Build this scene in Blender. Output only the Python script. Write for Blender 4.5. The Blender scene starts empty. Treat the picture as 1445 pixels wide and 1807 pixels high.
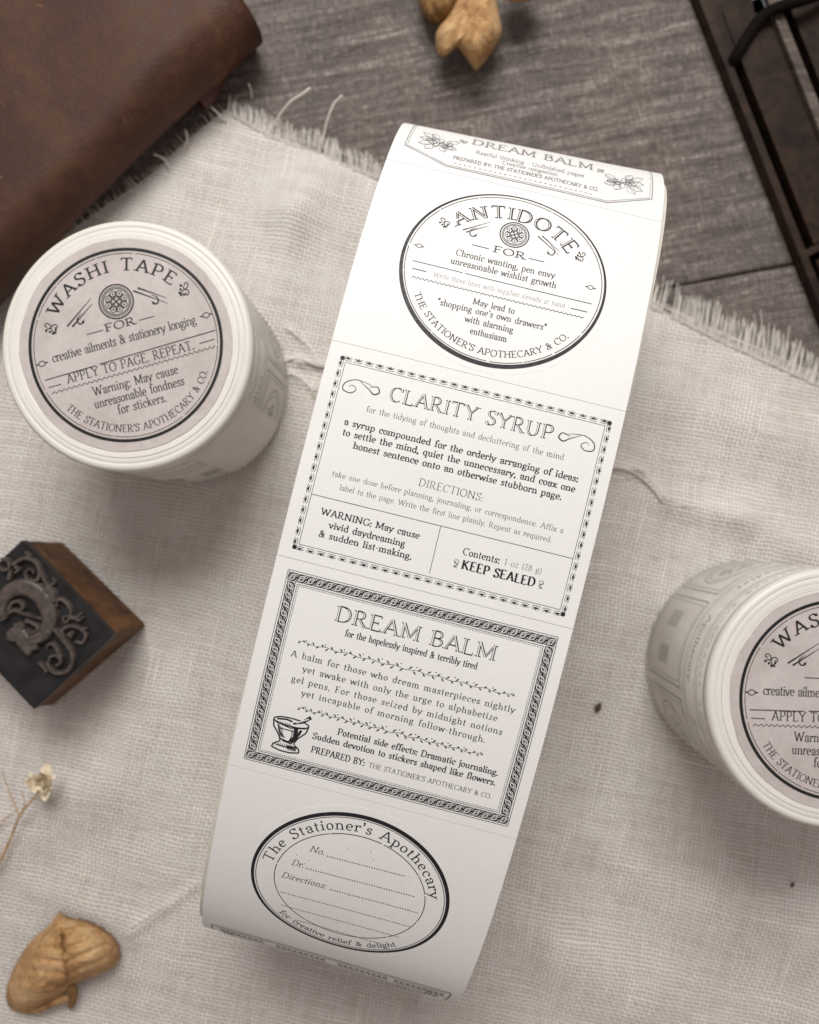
import bpy, math, random
from math import sin, cos, pi, radians, hypot, atan2, sqrt
from mathutils import Vector, Matrix, noise
random.seed(11)
SC = bpy.context.scene
COL = SC.collection

# ---------------------------------------------------------------- camera (1 unit = 1 cm, camera 22 cm above the table)
F_PX, RX, RY, CAM_H = 1310.7, 0.02377, 0.01608, 22.0
cam = bpy.data.cameras.new('camera'); camo = bpy.data.objects.new('camera', cam); COL.objects.link(camo)
camo.location = (0, 0, CAM_H); camo.rotation_euler = (RX, RY, 0)
cam.sensor_fit = 'VERTICAL'; cam.sensor_height = 240.0; cam.lens = F_PX / 1807 * 240
cam.clip_start = 0.5; cam.clip_end = 500
cam.dof.use_dof = True; cam.dof.focus_distance = 15.2; cam.dof.aperture_fstop = 0.74
SC.camera = camo

# ---------------------------------------------------------------- light: one big window above-left, weak warm room light
world = bpy.data.worlds.new('World'); SC.world = world; world.use_nodes = True
world.node_tree.nodes['Background'].inputs[0].default_value = (1.0, 0.865, 0.81, 1)
world.node_tree.nodes['Background'].inputs[1].default_value = 0.34
def area(name, loc, target, sx, sy, power, col):
    l = bpy.data.lights.new(name, 'AREA'); l.shape = 'RECTANGLE'; l.size = sx; l.size_y = sy; l.energy = power; l.color = col
    o = bpy.data.objects.new(name, l); COL.objects.link(o); o.location = loc
    o.rotation_euler = (Vector(target) - Vector(loc)).to_track_quat('-Z', 'Y').to_euler()
    return o
area('window_light', (-1, 45, 57), (0, 0, 0), 40, 25, 48000, (1.0, 0.978, 0.952))
SC.view_settings.view_transform = 'Standard'; SC.view_settings.look = 'None'
SC.view_settings.exposure = 0.0; SC.view_settings.gamma = 1
SC.render.engine = 'CYCLES'
SC.unit_settings.scale_length = 0.01

_rot = camo.rotation_euler.to_matrix()
def at(px, py, z=0.0):
    """photo pixel -> point on the horizontal plane at height z"""
    d = _rot @ Vector(((px - 722.5) / F_PX, -(py - 903.5) / F_PX, -1))
    t = (z - CAM_H) / d.z
    return Vector((0, 0, CAM_H)) + d * t

# ---------------------------------------------------------------- objects
def mesh_obj(name, verts, faces, mats, parent=None, fm=None, smooth=False):
    me = bpy.data.meshes.new(name); me.from_pydata([tuple(v) for v in verts], [], faces)
    for m in (mats if isinstance(mats, (list, tuple)) else [mats]): me.materials.append(m)
    if fm: me.polygons.foreach_set('material_index', fm)
    if smooth: me.polygons.foreach_set('use_smooth', [True] * len(faces))
    me.update()
    o = bpy.data.objects.new(name, me); COL.objects.link(o)
    if parent: o.parent = parent
    return o
def thing(name, label, cat, group=None, loc=(0, 0, 0), rz=0):
    o = bpy.data.objects.new(name, None); COL.objects.link(o); o.empty_display_size = 0.5
    o.location = loc; o.rotation_euler = (0, 0, rz)
    o['label'] = label; o['category'] = cat
    if group: o['group'] = group
    return o
class MB:
    def __init__(s): s.v = []; s.f = []; s.m = []
    def add(s, verts, faces, mi=0):
        n = len(s.v); s.v += [Vector(v) for v in verts]; s.f += [tuple(i + n for i in f) for f in faces]; s.m += [mi] * len(faces)
    def tube(s, pts, r, sides=6, mi=0, flat=1.0):
        pts = [Vector(p) for p in pts]; n = len(pts); V = []; Fc = []
        for i, p in enumerate(pts):
            t = (pts[min(i + 1, n - 1)] - pts[max(i - 1, 0)]).normalized()
            a = t.cross(Vector((0, 0, 1)))
            if a.length < 1e-4: a = Vector((1, 0, 0))
            a.normalize(); b = a.cross(t)
            rr = r(i / (n - 1)) if callable(r) else r
            for k in range(sides):
                an = 2 * pi * k / sides; V.append(p + a * (cos(an) * rr) + b * (sin(an) * rr * flat))
        for i in range(n - 1):
            for k in range(sides):
                k2 = (k + 1) % sides; Fc.append((i * sides + k, i * sides + k2, (i + 1) * sides + k2, (i + 1) * sides + k))
        Fc.append(tuple(range(sides))[::-1]); Fc.append(tuple((n - 1) * sides + k for k in range(sides)))
        s.add(V, Fc, mi)
    def obj(s, name, mats, parent=None, smooth=False): return mesh_obj(name, s.v, s.f, mats, parent, s.m, smooth)
def prism(poly, z0, z1, bev=0.0):
    """closed prism over a polygon of (x,y); optional bevel at the top"""
    cx = sum(p[0] for p in poly) / len(poly); cy = sum(p[1] for p in poly) / len(poly); n = len(poly)
    rings = [(z0, 0.0), (z1 - bev, 0.0)] + ([(z1 - bev * .3, bev * .3), (z1, bev)] if bev else [])
    if not bev: rings[1] = (z1, 0.0)
    V = []; Fc = []
    for z, ins in rings:
        for p in poly:
            d = hypot(p[0] - cx, p[1] - cy); k = 1 - ins / max(d, 1e-6)
            V.append((cx + (p[0] - cx) * k, cy + (p[1] - cy) * k, z))
    for r in range(len(rings) - 1):
        for i in range(n):
            j = (i + 1) % n; Fc.append((r * n + i, r * n + j, (r + 1) * n + j, (r + 1) * n + i))
    Fc.append(tuple(range(n))[::-1]); Fc.append(tuple((len(rings) - 1) * n + i for i in range(n)))
    return V, Fc
def catmull(P, sub=6):
    P = [Vector(p) for p in P]; Q = [P[0] * 2 - P[1]] + P + [P[-1] * 2 - P[-2]]; out = []
    for i in range(1, len(Q) - 2):
        for k in range(sub):
            t = k / sub; a, b, c, d = Q[i - 1], Q[i], Q[i + 1], Q[i + 2]
            out.append(0.5 * ((2 * b) + (c - a) * t + (2 * a - 5 * b + 4 * c - d) * t * t + (3 * b - a - 3 * c + d) * t ** 3))
    out.append(P[-1]); return out

# ---------------------------------------------------------------- materials
class NT:
    def __init__(s, name):
        s.m = bpy.data.materials.new(name); s.m.use_nodes = True; s.t = s.m.node_tree; s.n = s.t.nodes; s.b = s.n['Principled BSDF']
    def new(s, kind, **kw):
        n = s.n.new(kind)
        for k, v in kw.items(): setattr(n, k, v)
        return n
    def link(s, a, b): s.t.links.new(a, b)
    def math(s, op, a, b=None, c=None):
        n = s.new('ShaderNodeMath', operation=op)
        for i, x in enumerate((a, b, c)):
            if x is None: continue
            if hasattr(x, 'links'): s.link(x, n.inputs[i])
            else: n.inputs[i].default_value = x
        return n.outputs[0]
    def coord(s, kind='Object', scale=(1, 1, 1), rot=(0, 0, 0), loc=(0, 0, 0)):
        t = s.new('ShaderNodeTexCoord'); m = s.new('ShaderNodeMapping')
        m.inputs['Scale'].default_value = scale; m.inputs['Rotation'].default_value = rot; m.inputs['Location'].default_value = loc
        s.link(t.outputs[kind], m.inputs[0]); return m.outputs[0]
    def noise(s, vec, scale, detail=4, rough=.55, dist=0):
        n = s.new('ShaderNodeTexNoise'); n.inputs['Scale'].default_value = scale; n.inputs['Detail'].default_value = detail
        n.inputs['Roughness'].default_value = rough; n.inputs['Distortion'].default_value = dist
        s.link(vec, n.inputs['Vector']); return n.outputs['Fac']
    def ramp(s, fac, stops):
        r = s.new('ShaderNodeValToRGB'); e = r.color_ramp.elements
        while len(e) < len(stops): e.new(0.5)
        for i, (p, c) in enumerate(stops):
            e[i].position = p; e[i].color = (*c, 1) if len(c) == 3 else c
        s.link(fac, r.inputs[0]); return r.outputs[0]
    def mix(s, f, a, b, mode='MIX'):
        n = s.new('ShaderNodeMix', data_type='RGBA', blend_type=mode)
        for i, x in ((0, f), (6, a), (7, b)):
            if hasattr(x, 'links'): s.link(x, n.inputs[i])
            elif isinstance(x, tuple): n.inputs[i].default_value = (*x, 1)
            else: n.inputs[i].default_value = x
        return n.outputs[2]
    def color(s, c):
        if isinstance(c, tuple): s.b.inputs['Base Color'].default_value = (*c, 1)
        else: s.link(c, s.b.inputs['Base Color'])
    def bump(s, h, strength=.5, dist=.02):
        b = s.new('ShaderNodeBump'); b.inputs['Strength'].default_value = strength; b.inputs['Distance'].default_value = dist
        s.link(h, b.inputs['Height']); s.link(b.outputs[0], s.b.inputs['Normal'])
    def set(s, **kw):
        for k, v in kw.items():
            i = s.b.inputs[k.replace('_', ' ')]
            if hasattr(v, 'links'): s.link(v, i)
            else: i.default_value = v
        return s.m

def mat_paper():
    n = NT('sticker_paper'); c = n.coord()
    f = n.noise(c, 9, 5, .6)
    n.color(n.ramp(f, [(.3, (.785, .784, .770)), (.7, (.812, .811, .798))])); n.bump(n.math('ADD', n.noise(c, 26, 4, .65), n.math('MULTIPLY', n.noise(c, .9, 2), 2.0)), .35, .012)
    return n.set(Roughness=.5)
def mat_flat(name, col, rough=.6, var=.06, nscale=6, bumpk=.1, spec=.5):
    n = NT(name); c = n.coord(); f = n.noise(c, nscale, 4, .6)
    lo = tuple(x * (1 - var) for x in col); hi = tuple(min(x * (1 + var), .95) for x in col)
    n.color(n.ramp(f, [(.3, lo), (.7, hi)])); n.bump(n.noise(c, nscale * 5, 3, .6), bumpk, .01)
    return n.set(Roughness=rough, Specular_IOR_Level=spec)
def mat_ink(name, dark=(.012, .012, .014), worn=(.09, .09, .09), thr=.62, rough=.35):
    n = NT(name); c = n.coord(); f = n.noise(c, 11, 5, .7)
    n.color(n.ramp(f, [(thr, dark), (thr + .12, worn)])); n.link(n.ramp(n.noise(c, 25, 3), [(.3, (rough,) * 3), (.7, (rough + .25,) * 3)]), n.b.inputs['Roughness']); n.b.inputs['Specular IOR Level'].default_value = .3
    return n.m
PAPER = mat_paper()
EDGE = mat_flat('paper_edge', (.66, .63, .57), .7)
INK = mat_ink('black_ink')
INK2 = mat_ink('thin_black_ink', (.025, .025, .028), (.13, .13, .13), .55)
INK4 = mat_ink('pale_grey_ink', (.26, .26, .26), (.42, .42, .41), .5)
INK3 = mat_ink('grey_ink', (.10, .10, .10), (.24, .24, .24), .5)

def mat_cloth():
    n = NT('undyed_linen')
    base = n.coord('Object', rot=(0, 0, radians(12)))
    nz = n.new('ShaderNodeTexNoise'); nz.inputs['Scale'].default_value = .30; nz.inputs['Detail'].default_value = 3
    n.link(base, nz.inputs['Vector'])
    off = n.new('ShaderNodeVectorMath', operation='MULTIPLY_ADD'); n.link(nz.outputs['Color'], off.inputs[0])
    off.inputs[1].default_value = (.5, .5, 0); n.link(base, off.inputs[2])
    nz2 = n.new('ShaderNodeTexNoise'); nz2.inputs['Scale'].default_value = 5; nz2.inputs['Detail'].default_value = 2
    n.link(base, nz2.inputs['Vector'])
    off2 = n.new('ShaderNodeVectorMath', operation='MULTIPLY_ADD'); n.link(nz2.outputs['Color'], off2.inputs[0])
    off2.inputs[1].default_value = (.028, .028, 0); n.link(off.outputs[0], off2.inputs[2])
    sp = n.new('ShaderNodeSeparateXYZ'); n.link(off2.outputs[0], sp.inputs[0])
    PX, PY = .104, .112
    X = n.math('DIVIDE', sp.outputs[0], PX); Y = n.math('DIVIDE', sp.outputs[1], PY)
    def prof(v):  # rounded thread profile 0..1
        return n.math('ABSOLUTE', n.math('SINE', n.math('MULTIPLY', v, pi)))
    hx, hy = prof(X), prof(Y)
    par = n.math('SINE', n.math('MULTIPLY', n.math('ADD', n.math('FLOOR', X), n.math('FLOOR', Y)), pi))
    par = n.math('PINGPONG', n.math('ADD', n.math('FLOOR', X), n.math('FLOOR', Y)), 1)
    # warp and weft noise: each thread has its own tone and slubs
    cw = n.new('ShaderNodeCombineXYZ'); n.link(n.math('FLOOR', X), cw.inputs[0]); n.link(n.math('MULTIPLY', sp.outputs[1], .35), cw.inputs[1])
    cf = n.new('ShaderNodeCombineXYZ'); n.link(n.math('MULTIPLY', sp.outputs[0], .35), cf.inputs[0]); n.link(n.math('FLOOR', Y), cf.inputs[1]); cf.inputs[2].default_value = 7
    tw = n.noise(cw.outputs[0], 1.3, 3, .7); tf = n.noise(cf.outputs[0], 1.3, 3, .7)
    a = n.math('MULTIPLY', hx, n.math('MULTIPLY_ADD', par, .35, .62)); b = n.math('MULTIPLY', hy, n.math('MULTIPLY_ADD', par, -.35, 1.0))
    a = n.math('ADD', a, n.math('MULTIPLY', n.math('SUBTRACT', tw, .5), .3)); b = n.math('ADD', b, n.math('MULTIPLY', n.math('SUBTRACT', tf, .5), .3))
    h = n.math('MAXIMUM', a, b)
    gap = n.ramp(h, [(.30, (.25, .215, .19)), (.50, (.70, .66, .62)), (.72, (.86, .828, .79)), (1.0, (.90, .878, .845))])
    tone = n.ramp(n.math('MULTIPLY_ADD', tw, .5, n.math('MULTIPLY', tf, .5)), [(.32, (.86, .84, .81)), (.52, (1, 1, 1))])
    slw = n.ramp(n.math('MAXIMUM', n.noise(cw.outputs[0], .9, 2, .5), n.noise(cf.outputs[0], .9, 2, .5)), [(.62, (1, 1, 1)), (.72, (1.12, 1.10, 1.08))])
    blot = n.ramp(n.noise(n.coord(), .35, 4, .6), [(.3, (.94, .92, .90)), (.7, (1, 1, 1))])
    fib = n.ramp(n.noise(n.coord(), 22, 3, .7), [(.3, (.86, .86, .86)), (.65, (1, 1, 1))])
    n.color(n.mix(1.0, n.mix(1.0, n.mix(1.0, n.mix(1.0, gap, tone, 'MULTIPLY'), slw, 'MULTIPLY'), blot, 'MULTIPLY'), fib, 'MULTIPLY'))
    n.bump(n.math('ADD', h, n.math('MULTIPLY', n.noise(n.coord(), 30, 3), .3)), .85, .05)
    return n.set(Roughness=.95, Specular_IOR_Level=.15)
CLOTH = mat_cloth()
THREAD = mat_flat('linen_thread', (.68, .645, .60), .9, .12, 5, .3)

def mat_wood_floor():
    n = NT('brushed_grey_brown_plank')
    c = n.coord('Object', scale=(.22, 2.6, 1)); c2 = n.coord('Object', scale=(2.0, .5, 1)); cf = n.coord('Object', scale=(1.7, 11, 1)); cv = n.coord('Object', scale=(8, 1.4, 1))
    g = n.noise(c, 1.6, 6, .62, .9); g2 = n.noise(cf, 2.1, 5, .75, .5); v = n.noise(cv, 1.6, 4, .7, .3)
    fl_ = n.noise(n.coord('Object', scale=(5, 9, 1)), 1.5, 3, .7)
    tone = n.math('ADD', n.math('MULTIPLY', g, .34), n.math('ADD', n.math('MULTIPLY', g2, .38), n.math('MULTIPLY_ADD', v, .26, n.math('MULTIPLY', fl_, .12))))
    col = n.ramp(tone, [(.42, (.045, .034, .028)), (.50, (.105, .085, .073)), (.57, (.175, .147, .130)), (.63, (.33, .29, .265)), (.69, (.60, .56, .52))])
    big = n.ramp(n.noise(c2, .25, 3), [(.35, (.8, .8, .8)), (.7, (1.1, 1.08, 1.06))])
    n.color(n.mix(1.0, col, big, 'MULTIPLY')); n.bump(tone, .9, .12)
    return n.set(Roughness=n.ramp(g2, [(.3, (.38,) * 3), (.7, (.62,) * 3)]))
FLOOR = mat_wood_floor()
def mat_leather():
    n = NT('oiled_brown_leather'); c = n.coord()
    f = n.noise(c, .28, 5, .6, .4); s = n.noise(c, 2.2, 6, .7)
    col = n.ramp(n.math('MULTIPLY_ADD', f, .6, n.math('MULTIPLY', s, .4)), [(.32, (.034, .015, .009)), (.47, (.056, .024, .014)), (.57, (.084, .036, .019)), (.70, (.17, .078, .036))])
    sc = n.ramp(n.noise(n.coord('Object', scale=(.6, 2.2, 1), rot=(0, 0, .7)), 1.3, 2, .5, 2.5), [(.735, (0, 0, 0)), (.76, (1, 1, 1))])
    n.color(n.mix(n.math('MULTIPLY', sc, .5), col, (.36, .18, .08)))
    vo = n.new('ShaderNodeTexVoronoi'); vo.inputs['Scale'].default_value = 12; n.link(c, vo.inputs['Vector'])
    n.bump(n.math('ADD', n.math('MULTIPLY', vo.outputs['Distance'], .4), s), .35, .05)
    return n.set(Roughness=n.ramp(s, [(.3, (.50,) * 3), (.7, (.70,) * 3)]), Specular_IOR_Level=.26)
LEATHER = mat_leather(); LEDGE = mat_flat('leather_raw_edge', (.05, .012, .008), .6, .3, 4)
def mat_darkwood(name, a, b, rough=.5, scale=(.5, 3, 3), spec=.18):
    n = NT(name); c = n.coord('Object', scale=scale); f = n.noise(c, 1.5, 6, .65, .8); s = n.noise(n.coord(), 1.1, 5, .7)
    n.color(n.ramp(n.math('MULTIPLY_ADD', f, .6, n.math('MULTIPLY', s, .4)), [(.4, a), (.6, b)])); n.bump(f, .4, .03)
    return n.set(Roughness=rough, Specular_IOR_Level=spec)
SHADEB = mat_flat('tray_shade_black', (.007, .0045, .0035), .9, spec=.0)  # tray floor colour: deep shade of the slots and recesses painted in as near-black
TRAYW = mat_darkwood('dark_stained_wood', (.011, .0065, .0045), (.038, .021, .013), .55, (1, 1, 1))
SLABW = mat_darkwood('brown_stained_wood', (.010, .006, .004), (.034, .018, .011), .6, (1, 1, 1))
RIMW = mat_darkwood('worn_grey_wood', (.05, .038, .031), (.15, .122, .104), .55)
STAMPW = mat_darkwood('orange_brown_block_wood', (.045, .022, .012), (.165, .078, .032), .55, (2.5, .6, .6))
def mat_rubber():
    n = NT('dark_slate_metal'); c = n.coord(); f = n.noise(c, 1.6, 5, .65)
    n.color(n.ramp(f, [(.35, (.012, .011, .012)), (.7, (.032, .030, .034))])); n.bump(n.noise(c, 14, 4), .2, .02)
    return n.set(Roughness=.38, Metallic=.35)
RUB = mat_rubber(); RAISED = mat_flat('worn_taupe_relief', (.075, .058, .050), .5, .5, 5, .6)
def mat_lid(name, col, rough):
    n = NT(name); c = n.coord(); f = n.noise(c, 1.3, 5, .65, .8); sc = n.noise(n.coord('Object', scale=(.5, 7, 1), rot=(0, 0, .9)), 2.4, 3, .6, 1.5)
    base = n.ramp(f, [(.3, tuple(x * .955 for x in col)), (.7, col)])
    n.color(n.mix(1.0, base, n.ramp(sc, [(.66, (1, 1, 1)), (.72, (.90, .885, .86))]), 'MULTIPLY'))
    n.bump(n.math('ADD', n.math('MULTIPLY', n.noise(c, 16, 4, .7), .5), sc), .18, .02)
    return n.set(Roughness=n.ramp(f, [(.3, (rough - .12,) * 3), (.7, (rough + .12,) * 3)]))
LIDM = mat_lid('cream_tape_edge', (.77, .75, .69), .40)
LIDW = mat_lid('white_core_ring', (.79, .775, .735), .38)
def mat_lidlabel():
    n = NT('pinkish_grey_label_paper'); c = n.coord(); f = n.noise(c, .9, 6, .65, .6); g = n.noise(c, 6, 4, .7)
    col = n.ramp(f, [(.35, (.45, .395, .38)), (.5, (.54, .485, .475)), (.65, (.61, .56, .55))])
    n.color(n.mix(.5, col, n.ramp(g, [(.3, (.45, .405, .38)), (.7, (.57, .53, .50))]))); n.bump(g, .12, .01)
    return n.set(Roughness=.6)
LLAB = mat_lidlabel()
def mat_wrap():
    n = NT('translucent_printed_washi'); c = n.coord('Object', scale=(1, 1, .35)); f = n.noise(c, 1.1, 5, .6, .5)
    n.color(n.ramp(f, [(.3, (.66, .63, .58)), (.55, (.74, .715, .665)), (.75, (.79, .77, .73))])); n.bump(n.noise(c, 7, 3), .1, .02)
    return n.set(Roughness=.42, Subsurface_Weight=.25, Subsurface_Radius=(.3, .25, .2))
WRAP = mat_wrap(); WINK = mat_ink('faint_grey_green_ink', (.36, .37, .345), (.52, .51, .48), .5, .5)
def mat_dried(name, a, b, c3):
    n = NT(name); c = n.coord(); f = n.noise(c, 1.2, 6, .65, .5); s = n.noise(c, 8, 4, .7)
    v = n.noise(n.coord('Object', scale=(1.2, 9, 2), rot=(0, 0, .5)), 1.4, 4, .7, .8)
    col = n.ramp(n.math('MULTIPLY_ADD', f, .65, n.math('MULTIPLY', s, .35)), [(.36, a), (.5, b), (.66, c3)])
    n.color(n.mix(.55, col, n.mix(1.0, col, n.ramp(v, [(.38, (.55, .5, .42)), (.52, (1, 1, 1))]), 'MULTIPLY'))); n.bump(n.math('ADD', n.math('MULTIPLY', s, .6), v), .7, .05)
    return n.set(Roughness=.75, Specular_IOR_Level=.25, Subsurface_Weight=.12, Subsurface_Radius=(.2, .1, .05))
LEAFM = mat_dried('dry_tan_leaf', (.25, .125, .048), (.51, .30, .135), (.68, .475, .265))
LEAFD = mat_dried('dry_ochre_leaf', (.13, .07, .022), (.28, .155, .058), (.42, .25, .11))
STEMM = mat_flat('dry_straw_stem', (.42, .25, .10), .6, .2, 3)
PETALM = mat_flat('dry_cream_petal', (.78, .68, .50), .7, .18, 9)

# ---------------------------------------------------------------- lettering: a serif face drawn with a broad nib (cap 70, x 44)
G = {
'A': (68, "34,70 8,0_;34,70 60,0_;17,24 50,24"), 'B': (60, "14,0< 14,70<;14,70 @28,53.5,17,16.5,90,-90 14,37;14,37 @30,18.5,20,18.5,90,-90 14,0"),
'C': (64, "@36,35,28,35,50,310;55,69 55,53"), 'D': (70, "14,0< 14,70<;14,70 @30,35,31,35,90,-90 14,0"),
'E': (58, "14,0< 14,70<;14,70 48,70|;14,36 38,36|;14,0 50,0|"), 'F': (54, "14,0_ 14,70<;14,70 48,70|;14,36 38,36|"),
'G': (68, "@36,35,28,35,52,318;57,28_ 57,8;55,69 55,54"), 'H': (72, "14,0_ 14,70_;58,0_ 58,70_;14,37 58,37"),
'I': (30, "15,0_ 15,70_"), 'J': (34, "18,70_ 18,8 @8,8,10,16,0,-90"), 'K': (70, "14,0_ 14,70_;54,70_ 16,32;26,42 60,0_"),
'L': (56, "14,0< 14,70_;14,0 48,0|"), 'M': (86, "14,0_ 14,70<;14,70 43,8;43,8 72,70;72,0_ 72,70>"), 'N': (76, "14,0_ 14,70<;14,70 60,2;60,0 60,70_"),
'O': (72, "@36,35,29,35,0,360"), 'P': (58, "14,0_ 14,70<;14,70 @30,51,20,19,90,-90 14,32"), 'R': (66, "14,0_ 14,70<;14,70 @28,52,18,18,90,-90 14,34;28,34 56,0_"),
'S': (52, "~43,57 37,67 27,70 16,66 11,56 14,46 26,38 39,30 43,18 38,6 26,0 15,3 9,13;45,69 45,54;8,17 8,1"), 'T': (64, "32,0_ 32,70;6,70| 58,70|"),
'U': (72, "14,70_ 14,24 @35,24,21,24,180,360 56,70_"), 'V': (68, "6,70_ 33,0;60,70_ 33,0"), 'W': (96, "6,70_ 28,0;28,0 46,64;46,64 66,0;88,70_ 66,0"), 'Y': (66, "6,70_ 33,34;60,70_ 33,34;33,34 33,0_"),
'a': (46, "~10,35o 17,44 29,44 35,37 35,28;35,34 35,4 43,1;~35,24 22,23 12,17 11,8 19,-1 29,2 35,10"), 'b': (50, "12,72< 12,2;@24,22,18,22,140,-140"),
'c': (42, "@25,22,17,22,45,315;36,35o 36,36"), 'd': (50, "38,72< 38,0>;@25,22,17,22,40,320"), 'e': (44, "8,24 38,24;@23,22,16,22,5,318"),
'f': (32, "15,0_ 15,56 @27,58,12,14,180,70;5,44 27,44;32,68o 32,69"), 'g': (46, "@21,30,13,14,0,360;~14,17 9,11 14,5 32,3 39,-6 33,-17 18,-20 7,-14 9,-5 16,2;32,40 42,44"),
'h': (52, "12,0_ 12,72<;12,28 @26,28,14,16,180,0 40,0_"), 'i': (26, "13,0_ 13,44<;13,61o 13,62"), 'j': (24, "14,44< 14,-8 @5,-8,9,12,0,-100;14,61o 14,62"),
'k': (50, "12,0_ 12,72<;38,44_ 13,20;20,26 42,0_"), 'l': (26, "13,0_ 13,72<"), 'm': (78, "12,0_ 12,44<;12,28 @25,28,13,16,180,0 38,0_;38,28 @51,28,13,16,180,0 64,0_"),
'n': (52, "12,0_ 12,44<;12,28 @26,28,14,16,180,0 40,0_"), 'o': (46, "@23,22,16,22,0,360"), 'p': (50, "12,-22_ 12,44<;@25,22,17,22,140,-140"), 'q': (50, "38,-22_ 38,44;@25,22,17,22,40,320"),
'r': (38, "12,0_ 12,44<;~12,28 18,40 27,44 32,41;32,39o 32,40"), 's': (38, "~30,35 24,43 15,42 10,35 13,27 24,21 30,14 27,4 18,0 10,4;31,43 31,33;8,11 8,1"),
't': (32, "14,60 14,8 @22,8,8,8,180,300;5,44 27,44"), 'u': (52, "12,44< 12,14 @25,14,13,14,180,360;38,44< 38,0>"), 'v': (46, "4,44_ 22,0;40,44_ 22,0"),
'w': (68, "4,44_ 19,0;19,0 33,42;33,42 48,0;63,44_ 48,0"), 'x': (46, "6,44_ 38,0_;38,44_ 6,0_"), 'y': (46, "4,44_ 23,2;41,44_ 23,2 14,-16 5,-19"), 'z': (42, "8,44 34,44;34,44 8,0;8,0 36,0|"),
'1': (36, "18,0_ 18,66;18,66 9,58"), '2': (44, "~9,52 14,64 24,66 34,58 33,46 22,28 8,2;8,1 38,1|"), '8': (46, "@22,50,12,15,0,360;@22,18,15,18,0,360"),
'&': (64, "~50,40_ 42,16 26,0 12,6 10,18 24,34 36,48 34,62 24,68 16,58 22,42 56,0"), '.': (20, "10,3o 10,4"), ',': (20, "10,4o 12,-3 7,-12"), ':': (20, "10,3o 10,4;10,36o 10,37"),
"'": (18, "9,70o 12,60 6,50"), '\u201c': (30, "8,58o 6,66 12,76;20,58o 18,66 24,76"), '\u201d': (30, "9,70o 12,60 6,50;21,70o 24,60 18,50"), '-': (30, "5,26 25,28"), '(': (26, "@26,28,16,42,120,240"), ')': (26, "@0,28,16,42,60,-60"), ' ': (36, ""), '*': (30, "15,26o 15,27"),
}
_parsed = {}
def glyph(ch):
    if ch in _parsed: return _parsed[ch]
    adv, src = G[ch]; out = []
    for st in src.split(';'):
        if not st.strip(): continue
        sm = st.startswith('~'); st = st.lstrip('~'); pts = []; flags = []
        for tok in st.split():
            if tok[0] == '@':
                cx, cy, rx, ry, a0, a1 = map(float, tok[1:].split(','))
                n = max(3, int(abs(a1 - a0) / 24))
                for k in range(n + 1):
                    a = radians(a0 + (a1 - a0) * k / n); pts.append((cx + rx * cos(a), cy + ry * sin(a))); flags.append('')
            else:
                fl = tok[-1] if tok[-1] in '_<>|o' else ''
                x, y = map(float, (tok[:-1] if fl else tok).split(',')); pts.append((x, y)); flags.append(fl)
        if sm:
            f0, f1 = flags[0], flags[-1]
            c = catmull([(x, y, 0) for x, y in pts], 3); pts = [(p.x, p.y) for p in c]; flags = [f0] + [''] * (len(pts) - 2) + [f1]
        out.append((pts, flags, '@' in st and len(st.split()) == 1 and abs(a1 - a0) == 360))
    _parsed[ch] = (adv, out); return _parsed[ch]

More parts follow.
